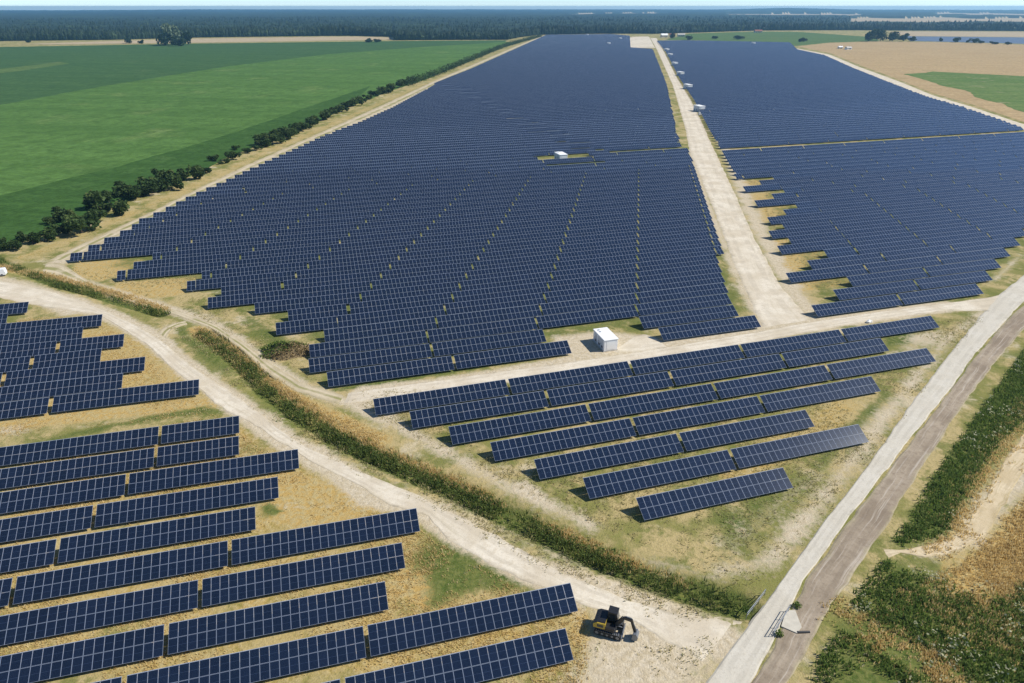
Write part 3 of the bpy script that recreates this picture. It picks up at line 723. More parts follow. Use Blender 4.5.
# ------------------------------------------------------------------ transformer huts
def hut_mesh():
    """parts of one hut: length along y, door side faces -x"""
    body = MB().box(-1.6, 1.6, 0, 6.0, .15, 2.62, 0, .04)
    plinth = MB().box(-1.7, 1.7, -.1, 6.1, -.2, .15)
    roof = MB().box(-1.72, 1.72, -.12, 6.12, 2.62, 2.80, 0, .03)
    for y in (4.2, 5.1): roof.tube((-.6, y, 2.8), (-.6, y, 3.02), .2, 10).tube((-.6, y, 3.02), (-.6, y, 3.08), .28, 10)
    return body, plinth, roof
def make_hut(detail=True):
    o = empty('transformer_hut', (0, 0, 0))
    body, plinth, roof = hut_mesh()
    plinth.build('plinth', M['conc'], o); roof.build('roof', M['roofw'], o); body.build('body', M['white'], o)
    if detail:
        for y0 in (.5, 2.0, 3.9):
            d = MB().box(-1.645, -1.602, y0, y0 + 1.3, .25, 2.4, 0).build('door', M['doorg'], o)
            MB().box(-1.70, -1.645, y0 + 1.12, y0 + 1.18, 1.2, 1.4).build('handle', M['dark'], d)
            g = MB()
            for k in range(6): g.box(-1.668, -1.645, y0 + .2, y0 + 1.0, .5 + k * .09, .55 + k * .09)
            g.build('vent_grille', M['dark'], d)
        MB().box(-1.0, 1.0, -.035, -.003, .35, 2.3).build('front_panel', M['roofw'], o)
    return o
def copy_tree(o, parent=None):
    c = o.copy(); COL.objects.link(c); c.parent = parent
    for ch_ in [x for x in bpy.data.objects if x.parent == o]: copy_tree(ch_, c)
    return c
h0 = make_hut()
q = (G(603.5, 352) + G(617.4, 350)) / 2
h0.location = (*q, .06); h0.rotation_euler.z = R(16.9)
tag(h0, 'white transformer hut standing on pale gravel behind the crossroad', 'transformer hut', 'white transformer huts')
LBL = [((563.5, 162), 'white transformer hut in a small clearing amid the hut field'),
       ((702, 112), 'nearest white hut in the line along the centre road'),
       ((690, 89.3), 'second nearest white hut in the line along the centre road'),
       ((682.2, 75.9), 'third nearest white hut in the line along the centre road'),
       ((676.2, 65.7), 'fourth nearest white hut in the line along the centre road'),
       ((671.4, 56.5), 'fifth nearest white hut in the line along the centre road'),
       ((668, 51.2), 'farthest white hut in the line along the centre road'),
       ((754.5, 44.6), 'lone white hut far back in the field behind the junction'),
       ((609.6, 44.8), 'white hut near the far end of the hut field, nearest of three'),
       ((621, 39.6), 'white hut near the far end of the hut field, closest to the sandy patch'),
       ((588, 35.8), 'white hut at the forest edge of the hut field')]
for (p, lab) in LBL:
    c = copy_tree(h0); q = G(*p); c.location = (*q, .06); tag(c, lab, 'transformer hut', 'white transformer huts')
    if p[1] < 100:
        for ch_ in [x for x in bpy.data.objects if x.parent == c and x.name.split('.')[0] == 'door']:
            for s_ in [x for x in bpy.data.objects if x.parent == ch_]: bpy.data.objects.remove(s_)
    if 120 < p[1] < 200: c.scale = (1.25, 1.25, 1.25)
    if p[1] < 120: c.scale = (1.4, 1.4, 1.4)
cb = empty('switch_cabinet', (*G(700.3, 115), .03), R(16.9)); tag(cb, 'small white cabinet beside the nearest hut on the centre road', 'cabinet')
MB().box(-.9, .9, 0, 1.2, .1, 1.7, 0, .03).build('cabinet_body', M['white'], cb); MB().box(-1.0, 1.0, -.1, 1.3, -.1, .1).build('plinth', M['conc'], cb)
MB().box(-.95, .95, -.05, 1.25, 1.7, 1.78).build('lid', M['roofw'], cb)

# white sack by the road edge
k = MB(); o_ = []
sx = bpy.data.meshes.new('sack')
import bmesh
bm = bmesh.new(); bmesh.ops.create_icosphere(bm, subdivisions=3, radius=1)
for v in bm.verts:
    f = 1 + .18 * math.sin(5 * v.co.x + 3 * v.co.y) + .1 * math.sin(9 * v.co.z + 4 * v.co.x)
    v.co = Vector((v.co.x * .75 * f, v.co.y * .45 * f, max(-.3, v.co.z) * .45 * f))
bm.to_mesh(sx); bm.free()
o_ = link('sack', sx, M['roofw']); o_.location = (*G(869, 322.5), .18); o_.rotation_euler.z = .3
tag(o_, 'small white sack lying on the crossroad edge behind the tables', 'sack')

# ------------------------------------------------------------------ white van at the bend
van = empty('van', (*G(-3, 276), .03), R(200)); tag(van, 'white van parked on the dirt road at the hedge corner', 'van')
b = MB(); b.prism([(-2.4, .35), (2.35, .35), (2.45, .9), (1.75, 1.15), (1.2, 1.95), (-2.3, 2.0), (-2.45, 1.0)], -.92, .92); b.build('body', M['white'], van)
MB().prism([(1.28, 1.9), (1.34, 1.94), (1.82, 1.2), (1.78, 1.16)], -.8, .8).build('windscreen', M['cabglass'], van)
for s in (-1, 1):
    MB().box(.35, 1.2, s * .93 - .01, s * .93 + .01, 1.2, 1.75).build('side_window', M['cabglass'], van)
    MB().box(2.40, 2.47, s * .65 - .16, s * .65 + .16, .72, .92).build('headlight', M['roofw'], van)
    for x in (-1.5, 1.5):
        wv = MB().tube((x, s * .72, .34), (x, s * .95, .34), .34, 16).build('wheel', M['rubber'], van)
        MB().tube((x, s * .95, .34), (x, s * .965, .34), .19, 12).build('rim', M['gsteel'], wv)

# ------------------------------------------------------------------ excavator
c0 = G(609, 630); tip = G(633, 637)
hd = math.atan2(*(tip - c0)[::-1])
ex = empty('excavator', (*c0, .04), hd); ex.scale = (1.1, 1.1, 1.1); tag(ex, 'yellow and black tracked excavator resting its bucket beside the dirt road', 'excavator')
for s in (-1, 1):
    prof = []
    for k in range(9): a = math.pi / 2 + math.pi * k / 8; prof.append((-1.15 + .33 * math.cos(a), .33 + .33 * math.sin(a)))
    for k in range(9): a = -math.pi / 2 + math.pi * k / 8; prof.append((1.15 + .33 * math.cos(a), .33 + .33 * math.sin(a)))
    tr = MB().prism(prof, s * .85 - .24, s * .85 + .24).build('track', M['rubber'], ex)
    pd = MB()
    for x in np.linspace(-1.2, 1.2, 13):
        pd.box(x - .05, x + .05, s * .85 - .25, s * .85 + .25, .655, .70)
    pd.build('track_pads', M['gsteel'], tr)
    sp = MB()
    for x in (-1.15, -.55, 0, .55, 1.15): sp.tube((x, s * 1.085, .33), (x, s * 1.12, .33), .2 if abs(x) > 1 else .14, 12)
    sp.build('rollers', M['gsteel'], tr)
MB().box(-.8, .8, -.62, .62, .3, .62, 0, .03).build('undercarriage', M['black'], ex)
MB().tube((0, 0, .62), (0, 0, .8), .5, 20).build('slew_ring', M['gsteel'], ex)
MB().box(-1.45, .75, -1.0, 1.0, .8, 1.02, 0, .04).build('deck', M['black'], ex)
b = MB(); b.prism([(-1.6, .95), (-.3, 1.02), (-.3, 1.75), (-1.2, 1.7), (-1.62, 1.4)], -1.02, 1.02); ec = b.build('engine_cover', M['yellow'], ex)
MB().prism([(-1.58, 1.47), (-1.2, 1.715), (-.32, 1.765), (-.32, 1.80), (-1.22, 1.75), (-1.62, 1.47)], -.9, 1.0).build('hood', M['black'], ec)
MB().box(-1.2, -.5, -1.04, -1.022, 1.15, 1.5).build('vent_grille', M['dark'], ec)
b = MB(); b.box(-1.66, -1.5, -.98, .98, .82, 1.2, 0, .05); b.build('counterweight', M['black'], ex)
b = MB(); b.box(-.28, .75, -1.0, -.28, 1.02, 1.35, 0, .03); b.build('side_tank', M['black'], ex)
cabp = MB().prism([(-.28, 1.02), (.78, 1.02), (.86, 1.5), (.68, 2.5), (-.22, 2.5)], .06, 1.0).build('cab', M['black'], ex)
g = MB(); g.box(-.15, .62, 1.002, 1.015, 1.4, 2.35); g.prism([(.84, 1.55), (.885, 1.55), (.705, 2.42), (.66, 2.42)], .14, .92); g.box(-.15, .55, .045, .058, 1.5, 2.35)
g.build('windows', M['cabglass'], cabp)
MB().box(-.3, .78, .02, 1.04, 2.5, 2.6, 0, .03).build('cab_roof', M['black'], ex)
# boom, arm and bucket in the centre plane
b = MB()
for p0, p1, w, h in (((.7, -.1, 1.2), (1.5, -.1, 2.55), .26, .36), ((1.5, -.1, 2.55), (2.35, -.1, 2.45), .24, .32)): b.bar(p0, p1, w, h)
b.build('boom', M['black'], ex)
MB().bar((2.3, -.1, 2.6), (2.85, -.1, .85), .2, .28).build('arm', M['black'], ex)
MB().tube((.95, -.1, 1.05), (1.55, -.1, 2.1), .07, 10).tube((1.7, -.1, 2.8), (2.35, -.1, 2.75), .06, 10).tube((2.55, -.1, 2.2), (2.98, -.1, 1.2), .05, 8).build('hydraulic_cylinder', M['gsteel'], ex)
b = MB()
pr = [(2.7, .95), (3.05, .98), (3.25, .6), (3.2, .2), (2.95, .02), (2.55, .05), (2.62, .12), (2.93, .10), (3.1, .25), (3.13, .58), (3.0, .86), (2.72, .84)]
b.prism(pr, -.55, .35)
for y in (-.56, .34): b.prism([(2.7, .9), (3.05, .95), (3.2, .6), (3.15, .2), (2.93, .04), (2.58, .07)], y, y + .03)
b.build('bucket', M['gsteel'], ex)
b = MB(); b.prism([(1.5, .08), (1.62, .08), (1.6, .55), (1.52, .55)], -1.05, 1.05)
for y in (-.5, .5): b.bar((.7, y, .42), (1.52, y, .3), .1, .12)
b.build('dozer_blade', M['gsteel'], ex)

# ------------------------------------------------------------------ culvert by the service road
def railing(p, q, label, mid=True):
    a, c = G(*p), G(*q); L = float(np.hypot(*(c - a))); o = empty('guard_rail', (*a, .02), math.atan2(*(c - a)[::-1]))
    tag(o, label, 'railing')
    MB().tube((0, 0, 1.0), (L, 0, 1.0), .045, 10).build('top_rail', M['gsteel'], o)
    if mid: MB().tube((0, 0, .55), (L, 0, .55), .035, 10).build('lower_rail', M['gsteel'], o)
    for x in np.linspace(0, L, 4): MB().tube((x, 0, -.2), (x, 0, 1.0), .04, 8).build('post', M['gsteel'], o)
railing((772.5, 637), (788, 612), 'grey pipe railing between service road and white concrete apron')
railing((746, 619), (764.5, 595), 'grey pipe railing above the ditch end by the service road')
pa = GP([(786, 611), (795, 611), (801.5, 628), (797, 634), (781, 627)])
b = MB(); nq = len(pa)
b.add([(x, y, -.1) for x, y in pa] + [(x, y, .16) for x, y in pa], [tuple(range(nq - 1, -1, -1)), tuple(range(nq, 2 * nq))] + [(i, (i + 1) % nq, nq + (i + 1) % nq, nq + i) for i in range(nq)])
tag(b.build('concrete_apron', simple('pale_concrete', (.56, .52, .43), .95, 0, .25, 1.5)), 'white concrete apron slab beside the pipe railing on the gravel strip', 'concrete slab')
q = G(800, 633); o_ = MB().tube((q[0] - .3, q[1], .12), (q[0] + 1.2, q[1] + .1, .05), .16, 12).build('drain_pipe', M['black'])
tag(o_, 'short dark drain pipe at the corner of the white apron', 'pipe')

# ------------------------------------------------------------------ plants
def blades(name, P, H, mat, per=5, spread=.25, width=.06, lean=.5, label=None, kind='stuff', cat=None, z0=None, seed=1, leafy=0.0, build=True):
    """tufts: `per` bent blades at every point; leafy > 0 adds leaf-sized cards up the stems"""
    g_ = np.random.default_rng(seed); N = len(P)
    if not N: return None
    H = np.broadcast_to(np.asarray(H, float), (N,))
    B = np.repeat(P, per, 0); h = np.repeat(H, per) * g_.uniform(.55, 1.15, N * per)
    B = B + g_.normal(0, spread, B.shape); zb = np.zeros(N * per) - .05 if z0 is None else np.repeat(z0, per)
    a = g_.uniform(0, 2 * np.pi, N * per); ln = g_.uniform(.1, 1, N * per) * lean * h
    w = width * g_.uniform(.6, 1.5, N * per)
    dx, dy = np.cos(a), np.sin(a); px, py = -dy * w, dx * w
    v0 = np.c_[B[:, 0] - px, B[:, 1] - py, zb]; v1 = np.c_[B[:, 0] + px, B[:, 1] + py, zb]
    v2 = np.c_[B[:, 0] + px * .8 + dx * ln * .35, B[:, 1] + py * .8 + dy * ln * .35, zb + h * .6]; v3 = np.c_[B[:, 0] - px * .8 + dx * ln * .35, B[:, 1] - py * .8 + dy * ln * .35, zb + h * .6]
    v4 = np.c_[B[:, 0] + dx * ln, B[:, 1] + dy * ln, zb + h]
    n = len(B); V = np.stack([v0, v1, v2, v3, v4], 1).reshape(-1, 3); i = np.arange(n) * 5
    F4 = np.c_[i, i + 1, i + 2, i + 3]; F3 = np.c_[i + 3, i + 2, i + 4]
    r_ = np.clip(np.repeat(g_.uniform(0, 1, N), per) * .7 + g_.uniform(0, .3, n), 0, 1); rr = [r_, r_]
    Fs = [F4, F3]
    me = mesh_np(name, V, Fs, rnd=np.concatenate(rr))
    if not build: return me
    o = link(name, me, mat); tag(o, label, cat, kind=kind)
    return o
def cards(P, size, g_, flat=.6):
    """leaf clumps: one bent quad at every 3-D point"""
    n = len(P); s = size * g_.uniform(.6, 1.4, n)
    a = g_.normal(0, 1, (n, 3)); a[:, 2] *= flat; a /= np.linalg.norm(a, axis=1)[:, None] + 1e-9
    b = g_.normal(0, 1, (n, 3)); b -= (b * a).sum(1)[:, None] * a; b /= np.linalg.norm(b, axis=1)[:, None] + 1e-9
    a = a * s[:, None] * .5; b = b * s[:, None] * .38
    V = np.stack([P - a, P - b * g_.uniform(.7, 1.2, (n, 1)), P + a * g_.uniform(.7, 1.1, (n, 1)), P + b], 1).reshape(-1, 3)
    i = np.arange(n) * 4
    return V, np.c_[i, i + 1, i + 2, i + 3]
def scatter_poly(pts, density, seed=0, pix=True, noise=None, thr=.5):
    g_ = np.random.default_rng(seed); p = GP(pts) if pix else np.array(pts)
    lo, hi = p.min(0), p.max(0); n = int((hi - lo).prod() * density)
    q = lo + g_.random((n, 2)) * (hi - lo); q = q[inside(q, p)]
    if noise: q = q[fbm(q[:, 0] * noise + 3, q[:, 1] * noise + seed) + g_.normal(0, .06, len(q)) > thr]
    return q
def scatter_line(pts, half, density, seed=0, noise=None, thr=.5):
    g_ = np.random.default_rng(seed); p = resample(GP(pts), .5); n = int(len(p) * .5 * half * 2 * density)
    q = p[g_.integers(0, len(p), n)] + np.clip(g_.normal(0, half * .55, (n, 2)), -half * 1.2, half * 1.2)
    if noise: q = q[fbm(q[:, 0] * noise + 3, q[:, 1] * noise + seed) + g_.normal(0, .06, len(q)) > thr]
    return q
ROADS = [GP([(32, 294), (75, 303), (115, 318), (156, 340), (190, 372), (230, 402), (285, 440), (325, 463), (372, 494), (425, 507), (480, 540), (540, 572), (610, 594), (690, 630)])]
def off_road(q, d=4.0):
    for rd in ROADS: q = q[seg_dist(q, rd) > d]
    return q
# dry grass through the two blocks by the dirt road
q = np.vstack([off_road(scatter_poly([(-20, 470), (240, 408), (275, 440), (300, 462), (400, 508), (440, 540), (470, 562), (590, 608), (585, 690), (-20, 690)], 6, 1, noise=.12, thr=.47)),
               off_road(scatter_poly([(-20, 330), (30, 318), (100, 316), (130, 330), (200, 376), (230, 412), (-20, 440)], 3, 2, noise=.12, thr=.46)),
               scatter_line([(196, 330), (230, 352), (260, 378), (290, 398), (330, 418), (380, 440)], 1.8, 7, 3),
               scatter_line([(0, 268), (50, 277), (95, 289), (130, 299), (165, 311)], 1.6, 5, 4)])
blades('dry_grass', q, .26, M['gold'], 5, .26, .05, 1.3, 'orange brown dry grass between the solar tables and along the dirt road', cat='grass', seed=5)
# straw and olive grass elsewhere
q = np.vstack([scatter_poly([(330, 392), (420, 440), (560, 508), (760, 600), (985, 315), (760, 345), (500, 385)], 2.2, 11, noise=.09, thr=.47),
               scatter_poly([(60, 268), (200, 275), (330, 390), (250, 345), (180, 308)], 1.6, 12, noise=.1, thr=.45),
               scatter_poly([(725, 150), (760, 200), (800, 290), (850, 285), (830, 250), (790, 200), (760, 175)], 1.2, 13, noise=.1, thr=.45),
               scatter_line([(170, 325), (210, 352), (250, 388), (300, 432), (380, 470), (460, 508), (540, 552), (640, 596), (720, 618)], 2.2, 3, 14, noise=.3, thr=.5),
               scatter_poly([(560, 610), (720, 640), (690, 690), (570, 690)], 2.0, 15, noise=.2, thr=.55)])
blades('straw_grass', q, .32, M['straw'], 5, .25, .05, .7, 'pale straw and olive grass round the roads and tables', cat='grass', seed=6)
# the two ditches
def leafy(name, base, hgt, mat, per, size, seed, label, cat, kind='stuff', floor=-.3):
    g_ = np.random.default_rng(seed); n = len(base); h = hgt * g_.uniform(.5, 1.25, n) * (.55 + .9 * fbm(base[:, 0] * .3, base[:, 1] * .3 + seed))
    P = np.repeat(base, per, 0); hh = np.repeat(h, per); t = g_.random(len(P)) ** .6
    P = np.c_[P + g_.normal(0, .3, P.shape) * (1.15 - t)[:, None], floor + t * hh]
    V, F = cards(P, size, g_)
    r_ = np.clip(np.repeat(fbm(base[:, 0] * .22 + seed, base[:, 1] * .22), per) * 1.5 - .35 + g_.normal(0, .16, len(P)), 0, 1)
    return tag(link(name, mesh_np(name, V, F, rnd=r_), mat), label, cat, kind=kind)
q = np.vstack([scatter_line(DITCH_A, 1.3, 5.5, 21, noise=.10, thr=.50), scatter_line(DITCH_B, 1.5, 5.5, 22, noise=.15, thr=.40)])
qb = np.vstack([scatter_line(DITCH_A, 1.6, 3, 121, noise=.15, thr=.46), scatter_line(DITCH_B, 1.8, 4, 122, noise=.2, thr=.42)])
blades('ditch_grass', qb, .75, M['ditch'], 6, .28, .06, .6, 'tall olive grass on both banks of the ditch', cat='grass', seed=123)
leafy('ditch_vegetation', q, 1.15, M['ditch'], 14, .21, 23, 'dense green reeds and herbs growing along the ditch', 'ditch plants')
q = np.vstack([scatter_line([(200, 329), (232, 350), (262, 376), (292, 397), (335, 428), (400, 458), (470, 490), (540, 523), (620, 560), (700, 588)], 1.2, 6, 24, noise=.12, thr=.46), scatter_line([(0, 266), (50, 276), (95, 288), (130, 298), (165, 310)], 1.2, 6, 124, noise=.15, thr=.42)])
blades('ditch_reeds', q, .65, M['gold'], 6, .25, .05, .5, 'dry brown reeds along the upper edge of the ditch', cat='reeds', seed=25)
# herbs of the waste ground on the far side of the service road
qv = scatter_poly([(893, 545), (930, 485), (985, 405), (1024, 352), (1060, 320), (1060, 395), (1000, 440), (962, 500), (945, 535)], 6, 31)
qw = scatter_poly([(885, 560), (905, 562), (935, 575), (960, 590), (1000, 600), (1060, 560), (1060, 720), (800, 720), (822, 655), (855, 600)], 5.5, 32, noise=.10, thr=.44)
qw = qw[seg_dist(qw, GP([(845, 615), (880, 638), (920, 660), (965, 695)])) > 2.2]
blades('waste_herbs', np.vstack([qv, qw]), .62, M['herb'], 6, .3, .075, .8, 'rough green grass and herbs covering the waste ground beside the gravel strip', cat='herbs', seed=33)
q = np.vstack([qv[fbm(qv[:, 0] * .3, qv[:, 1] * .3) > .56], qw[fbm(qw[:, 0] * .25, qw[:, 1] * .25) > .53]])[::2]
leafy('broad_leaved_herbs', q, .75, M['herb'], 12, .17, 133, 'clumps of broad leaved dark herbs among the rough grass of the waste ground', 'herbs', floor=-.05)
g_ = np.random.default_rng(34)
q = scatter_poly([(893, 545), (930, 485), (985, 405), (1024, 352), (1060, 320), (1060, 395), (1000, 440), (962, 500), (945, 535)], .45, 35, noise=.22, thr=.54)
q = np.vstack([q, scatter_poly([(885, 560), (935, 575), (1000, 590), (1060, 560), (1060, 720), (800, 720), (830, 645)], .5, 36, noise=.16, thr=.60)])
Pq = np.repeat(q, 7, 0); Pq = np.c_[Pq + g_.normal(0, .32, Pq.shape), g_.uniform(.6, .85, len(Pq))]
V, F = cards(Pq, .30, g_, .05)
tag(link('umbel_flowers', mesh_np('umbel_flowers', V, F, rnd=g_.random(len(F))), M['flower']), 'cream flower heads standing above the dark green herbs', 'flowers', kind='stuff')
q = np.vstack([scatter_poly([(815, 690), (850, 628), (900, 590), (960, 565), (1024, 500), (1060, 490), (1060, 720), (815, 720)], 6, 37, noise=.1, thr=.52),
               scatter_line([(845, 615), (880, 638), (920, 660), (965, 695)], 2.8, 8, 137, noise=.2, thr=.38),
               scatter_line([(950, 525), (975, 480), (1000, 445), (1030, 400)], 2, 4, 38), scatter_poly([(975, 555), (1010, 520), (1060, 480), (1060, 600), (1000, 600)], 6, 39), scatter_poly([(905, 552), (945, 535), (985, 480), (1015, 445), (1060, 400), (1060, 470), (1012, 515), (985, 552), (940, 560)], 3, 139, noise=.2, thr=.56)])
blades('waste_dry_grass', q, .5, M['gold'], 6, .25, .055, .6, 'orange dry grass patches among the herbs of the waste ground', cat='grass', seed=40)
# clumps on both culvert ends
for i, (p, lab) in enumerate((((797, 607), 'dark shrub at the far end of the pipe railing'), ((779, 635), 'dark shrub at the near end of the pipe railing'), ((745, 612), 'dark shrub in the ditch end under the railing'))):
    g_ = np.random.default_rng(50 + i); n = 160; u = g_.normal(0, 1, (n, 3)); u /= np.linalg.norm(u, axis=1)[:, None]; u *= g_.uniform(.3, 1, (n, 1))
    V, F = cards(np.c_[u[:, 0] * .8, u[:, 1] * .8, .55 + u[:, 2] * .6], .32, g_)
    o = empty('shrub', (*G(*p), 0)); tag(o, lab, 'shrub', 'shrubs at the culvert')
    o.scale = (.7, .7, .62); link('crown', mesh_np('crown', V, F, rnd=g_.random(n) * .8), M['herb'], o)
    MB().tube((0, 0, -.1), (0, 0, .6), .05, 7).build('trunk', M['bark'], o)

# earth mound overgrown with weeds
mo = empty('earth_mound', (*G(288, 352), 0)); tag(mo, 'earth heap overgrown with green weeds and brown stalks beside the rutted track', 'mound')
nth, nr = 36, 12; V = [(0, 0, 2.3)]; F = []
for i in range(1, nr + 1):
    for k in range(nth):
        a = 2 * math.pi * k / nth; rr = i / nr; w = 1 + .25 * (vnoise(np.array(k * .5), np.array(i * .3)) - .5)
        w *= 1 + .14 * math.sin(3 * a + 1) + .08 * math.sin(7 * a); V.append((6.2 * rr * math.cos(a) * w, 3.6 * rr * math.sin(a) * w, (2.0 + .35 * math.sin(2.3 * a + 3 * rr)) * (1 - rr ** 1.7) - .05))
for k in range(nth): F.append((0, 1 + k, 1 + (k + 1) % nth))
for i in range(nr - 1):
    for k in range(nth): F.append((1 + i * nth + k, 1 + (i + 1) * nth + k, 1 + (i + 1) * nth + (k + 1) % nth, 1 + i * nth + (k + 1) % nth))
me = bpy.data.meshes.new('heap'); me.from_pydata([tuple(map(float, v)) for v in V], [], F); link('heap', me, simple('mound_soil', (.20, .15, .08), 1, 0, .3, .5), mo)
g_ = np.random.default_rng(60); n = 2600; a = g_.uniform(0, 2 * np.pi, n); rr = np.sqrt(g_.random(n)); wv = (1 + .14 * np.sin(3 * a + 1) + .08 * np.sin(7 * a)) * g_.uniform(.85, 1.15, n); X, Y = 6 * rr * np.cos(a) * wv, 3.5 * rr * np.sin(a) * wv
Z = (2.0 + .35 * np.sin(2.3 * a + 3 * rr)) * (1 - rr ** 1.7) + g_.uniform(0, .6, n) ** 1.5; gsel = (X * .6 - Y * .9 < .9 - g_.normal(0, 1.0, n))
V, F = cards(np.c_[X, Y, Z][gsel], .4, g_); link('green_weeds', mesh_np('green_weeds', V, F, rnd=g_.random(gsel.sum())), M['herb'], mo)
V, F = cards(np.c_[X, Y, Z][~gsel], .35, g_); link('brown_stalks', mesh_np('brown_stalks', V, F, rnd=g_.random((~gsel).sum()) * .6), leaf_material('brown_stalks', (.22, .16, .07), (.42, .32, .15), None, .4), mo)

# ------------------------------------------------------------------ bushes of the hedge
def crown_mesh(seed, lobes=7, n=900, size=.16, tall=1.0):
    """foliage of unit size: leaf clumps on several lobes, some inside, with gaps between"""
    g_ = np.random.default_rng(seed); Ps = []; rs = []
    for k in range(lobes):
        a = g_.uniform(0, 2 * np.pi); d = g_.uniform(.1, .62) if k else 0
        c = np.array([d * math.cos(a), d * math.sin(a), g_.uniform(.28, .72) * tall if k else .5 * tall]); rad = g_.uniform(.24, .40) * np.array([1, 1, .85 * tall])
        m = n // lobes; u = g_.normal(0, 1, (m, 3)); u /= np.linalg.norm(u, axis=1)[:, None]; u *= (g_.uniform(.35, 1, (m, 1)) ** .5) * (1 + .25 * g_.normal(0, 1, (m, 1)) * (g_.random((m, 1)) < .2))
        p = c + u * rad; Ps.append(p); rs.append(np.full(m, g_.uniform(.1, .75)) + g_.normal(0, .13, m))
    P = np.vstack(Ps); P[:, 2] = np.abs(P[:, 2]); V, F = cards(P, size, g_)
    return mesh_np('crown', V, F, rnd=np.clip(np.concatenate(rs), 0, 1))
def limb_mesh(seed):
    g_ = np.random.default_rng(seed); b = MB(); b.tube((0, 0, -.05), (.02, .01, .3), .045, 7, 0, .03)
    for k in range(5):
        a = g_.uniform(0, 6.28); b.tube((.02, .01, .25), (.35 * math.cos(a), .35 * math.sin(a), g_.uniform(.5, .7)), .022, 6, 0, .008)
    o = b.build('trunk', M['bark']); me = o.data; bpy.data.objects.remove(o); return me
CR = [crown_mesh(100 + i) for i in range(5)]; LIMB = [limb_mesh(120 + i) for i in range(3)]
for m_ in CR: m_.materials.append(M['leaf'])
CRT = [crown_mesh(140 + i, 8, 900, .15, 1.0) for i in range(3)]
for m_ in CRT: m_.materials.append(M['treeleaf'])
CRP = [crown_mesh(150, 9, 1000, .15, 1.0)]; CRP[0].materials.append(M['paleleaf'])
def plant(name, x, y, w, h, label, cat, group=None, crowns=CR, world=False):
    q = np.array([x, y]) if world else G(x, y)
    o = empty(name, (*q, -.05), random.uniform(0, 6.28)); o.scale = (w / 1.35, w / 1.35, h)
    tag(o, label, cat, group)
    link('crown', random.choice(crowns), None, o); link('trunk', random.choice(LIMB), None, o)
    return o
HB = [(2, 244, 9, 1), (16, 250, 14, 1), (24, 241, 13, 1.1), (45, 241, 20, .9), (52, 224, 13, .9), (66, 221, 22, 1), (82, 233, 30, .9), (97, 221, 20, .9), (92, 210, 26, 1), (109, 203, 18, 1), (119, 216, 22, .95),
      (126, 196, 22, 1), (136, 199, 20, .9), (153, 193, 26, 1), (172, 190, 22, 1), (165, 180, 20, .9), (184, 180, 18, .9), (196, 179, 20, 1), (214, 161, 9, 1), (221, 164, 6, .9), (233, 160, 13, .95), (236, 150, 7, 1), (247, 153, 10, .7),
      (257, 150, 10, .8), (266, 147, 13, .9), (277, 144, 15, 1), (289, 139, 13, 1)]
x = 262.0
while x < 415:
    y = float(np.interp(x, [255, 300, 325, 350, 390, 425], [149, 132, 119, 107.5, 91.5, 80])); HB.append((x, y + random.uniform(-2, 1), random.uniform(13, 19) * (y / 134) ** .8, random.uniform(.65, .95))); x += random.uniform(4.5, 7.5)
HB += [(8, 250, 13, .9), (33, 244, 15, .9), (58, 236, 18, .9), (75, 228, 20, .9), (104, 213, 18, .9), (141, 196, 18, .9), (160, 188, 18, .9), (206, 173, 12, .8), (226, 163, 9, .8)]
HB.sort(key=lambda t: t[0])
for i, (x, y, wpx, asp) in enumerate(HB):
    q = G(x, y); t = PR(q[0], q[1])[2]; w = wpx * t / FPX
    plant('hedge_bush', x, y, w, min(w * .75 * asp, 7), f'dark green bush, {ordinal(i + 1)} along the field hedge from the van corner', 'bush', 'bushes of the field hedge')
# beyond that the hedge closes up
g_ = np.random.default_rng(70); hp = resample(GP([(408, 86), (425, 79.5), (440, 74), (460, 65.5), (480, 57), (500, 48.8), (520, 42.5), (541, 36.8)]), 1.0)
n = 13000; c = hp[g_.integers(0, len(hp), n)]; hh = 3.5 + 5.0 * fbm(c[:, 0] * .08, c[:, 1] * .08); P = np.c_[c + g_.normal(0, 2.2, (n, 2)), np.abs(g_.normal(.45, .33, n)).clip(0, 1.1) * hh]
V, F = cards(P, 1.3, g_)
tag(link('hedge', mesh_np('hedge', V, F, rnd=np.clip(fbm(c[:, 0] * .12, c[:, 1] * .12) * 1.3 - .3 + g_.normal(0, .12, n), 0, 1)), M['leaf']), 'closed dark hedge running to the forest at the far end of the green field', 'hedge')

# ------------------------------------------------------------------ trees and bushes of the distance
def far_plant(name, x, y, wpx, hpx, label, cat, group=None, crowns=CRT):
    q = G(x, y); t = PR(q[0], q[1])[2]
    plant(name, x, y, wpx * t / FPX, hpx * t / FPX * 1.05, label, cat, group, crowns)
far_plant('tree', 174, 45, 22, 20, 'tall pale green tree standing in the group by the wheat strip', 'tree', None, CRP)
for x, y, w, h, lab in ((166, 45.5, 14, 11, 'low dark tree before the pale tree at the wheat strip, on its hedge-away side'), (188, 45, 9, 13, 'slim dark tree touching the pale tree at the wheat strip'),
                        (179, 46, 14, 8, 'broad low bush at the foot of the pale tree'), (142, 44, 6, 4.5, 'small dark bush beside the wheat strip, nearest the pale tree group'), (129, 43.5, 8, 5, 'wider of the two small bushes by the wheat strip'),
                        (28, 43, 6, 5.5, 'lone dark bush before the forest at the field corner'), (368, 42.3, 10, 4, 'dark bush at the end of the wheat strip'), (378, 42.2, 8, 3.4, 'lower bush beside the one at the wheat strip end')):
    far_plant('tree' if 'tree' in lab.split(' at')[0] else 'bush', x, y, w, h, lab, 'tree' if h > 10 else 'bush', 'lone trees and bushes by the green fields')
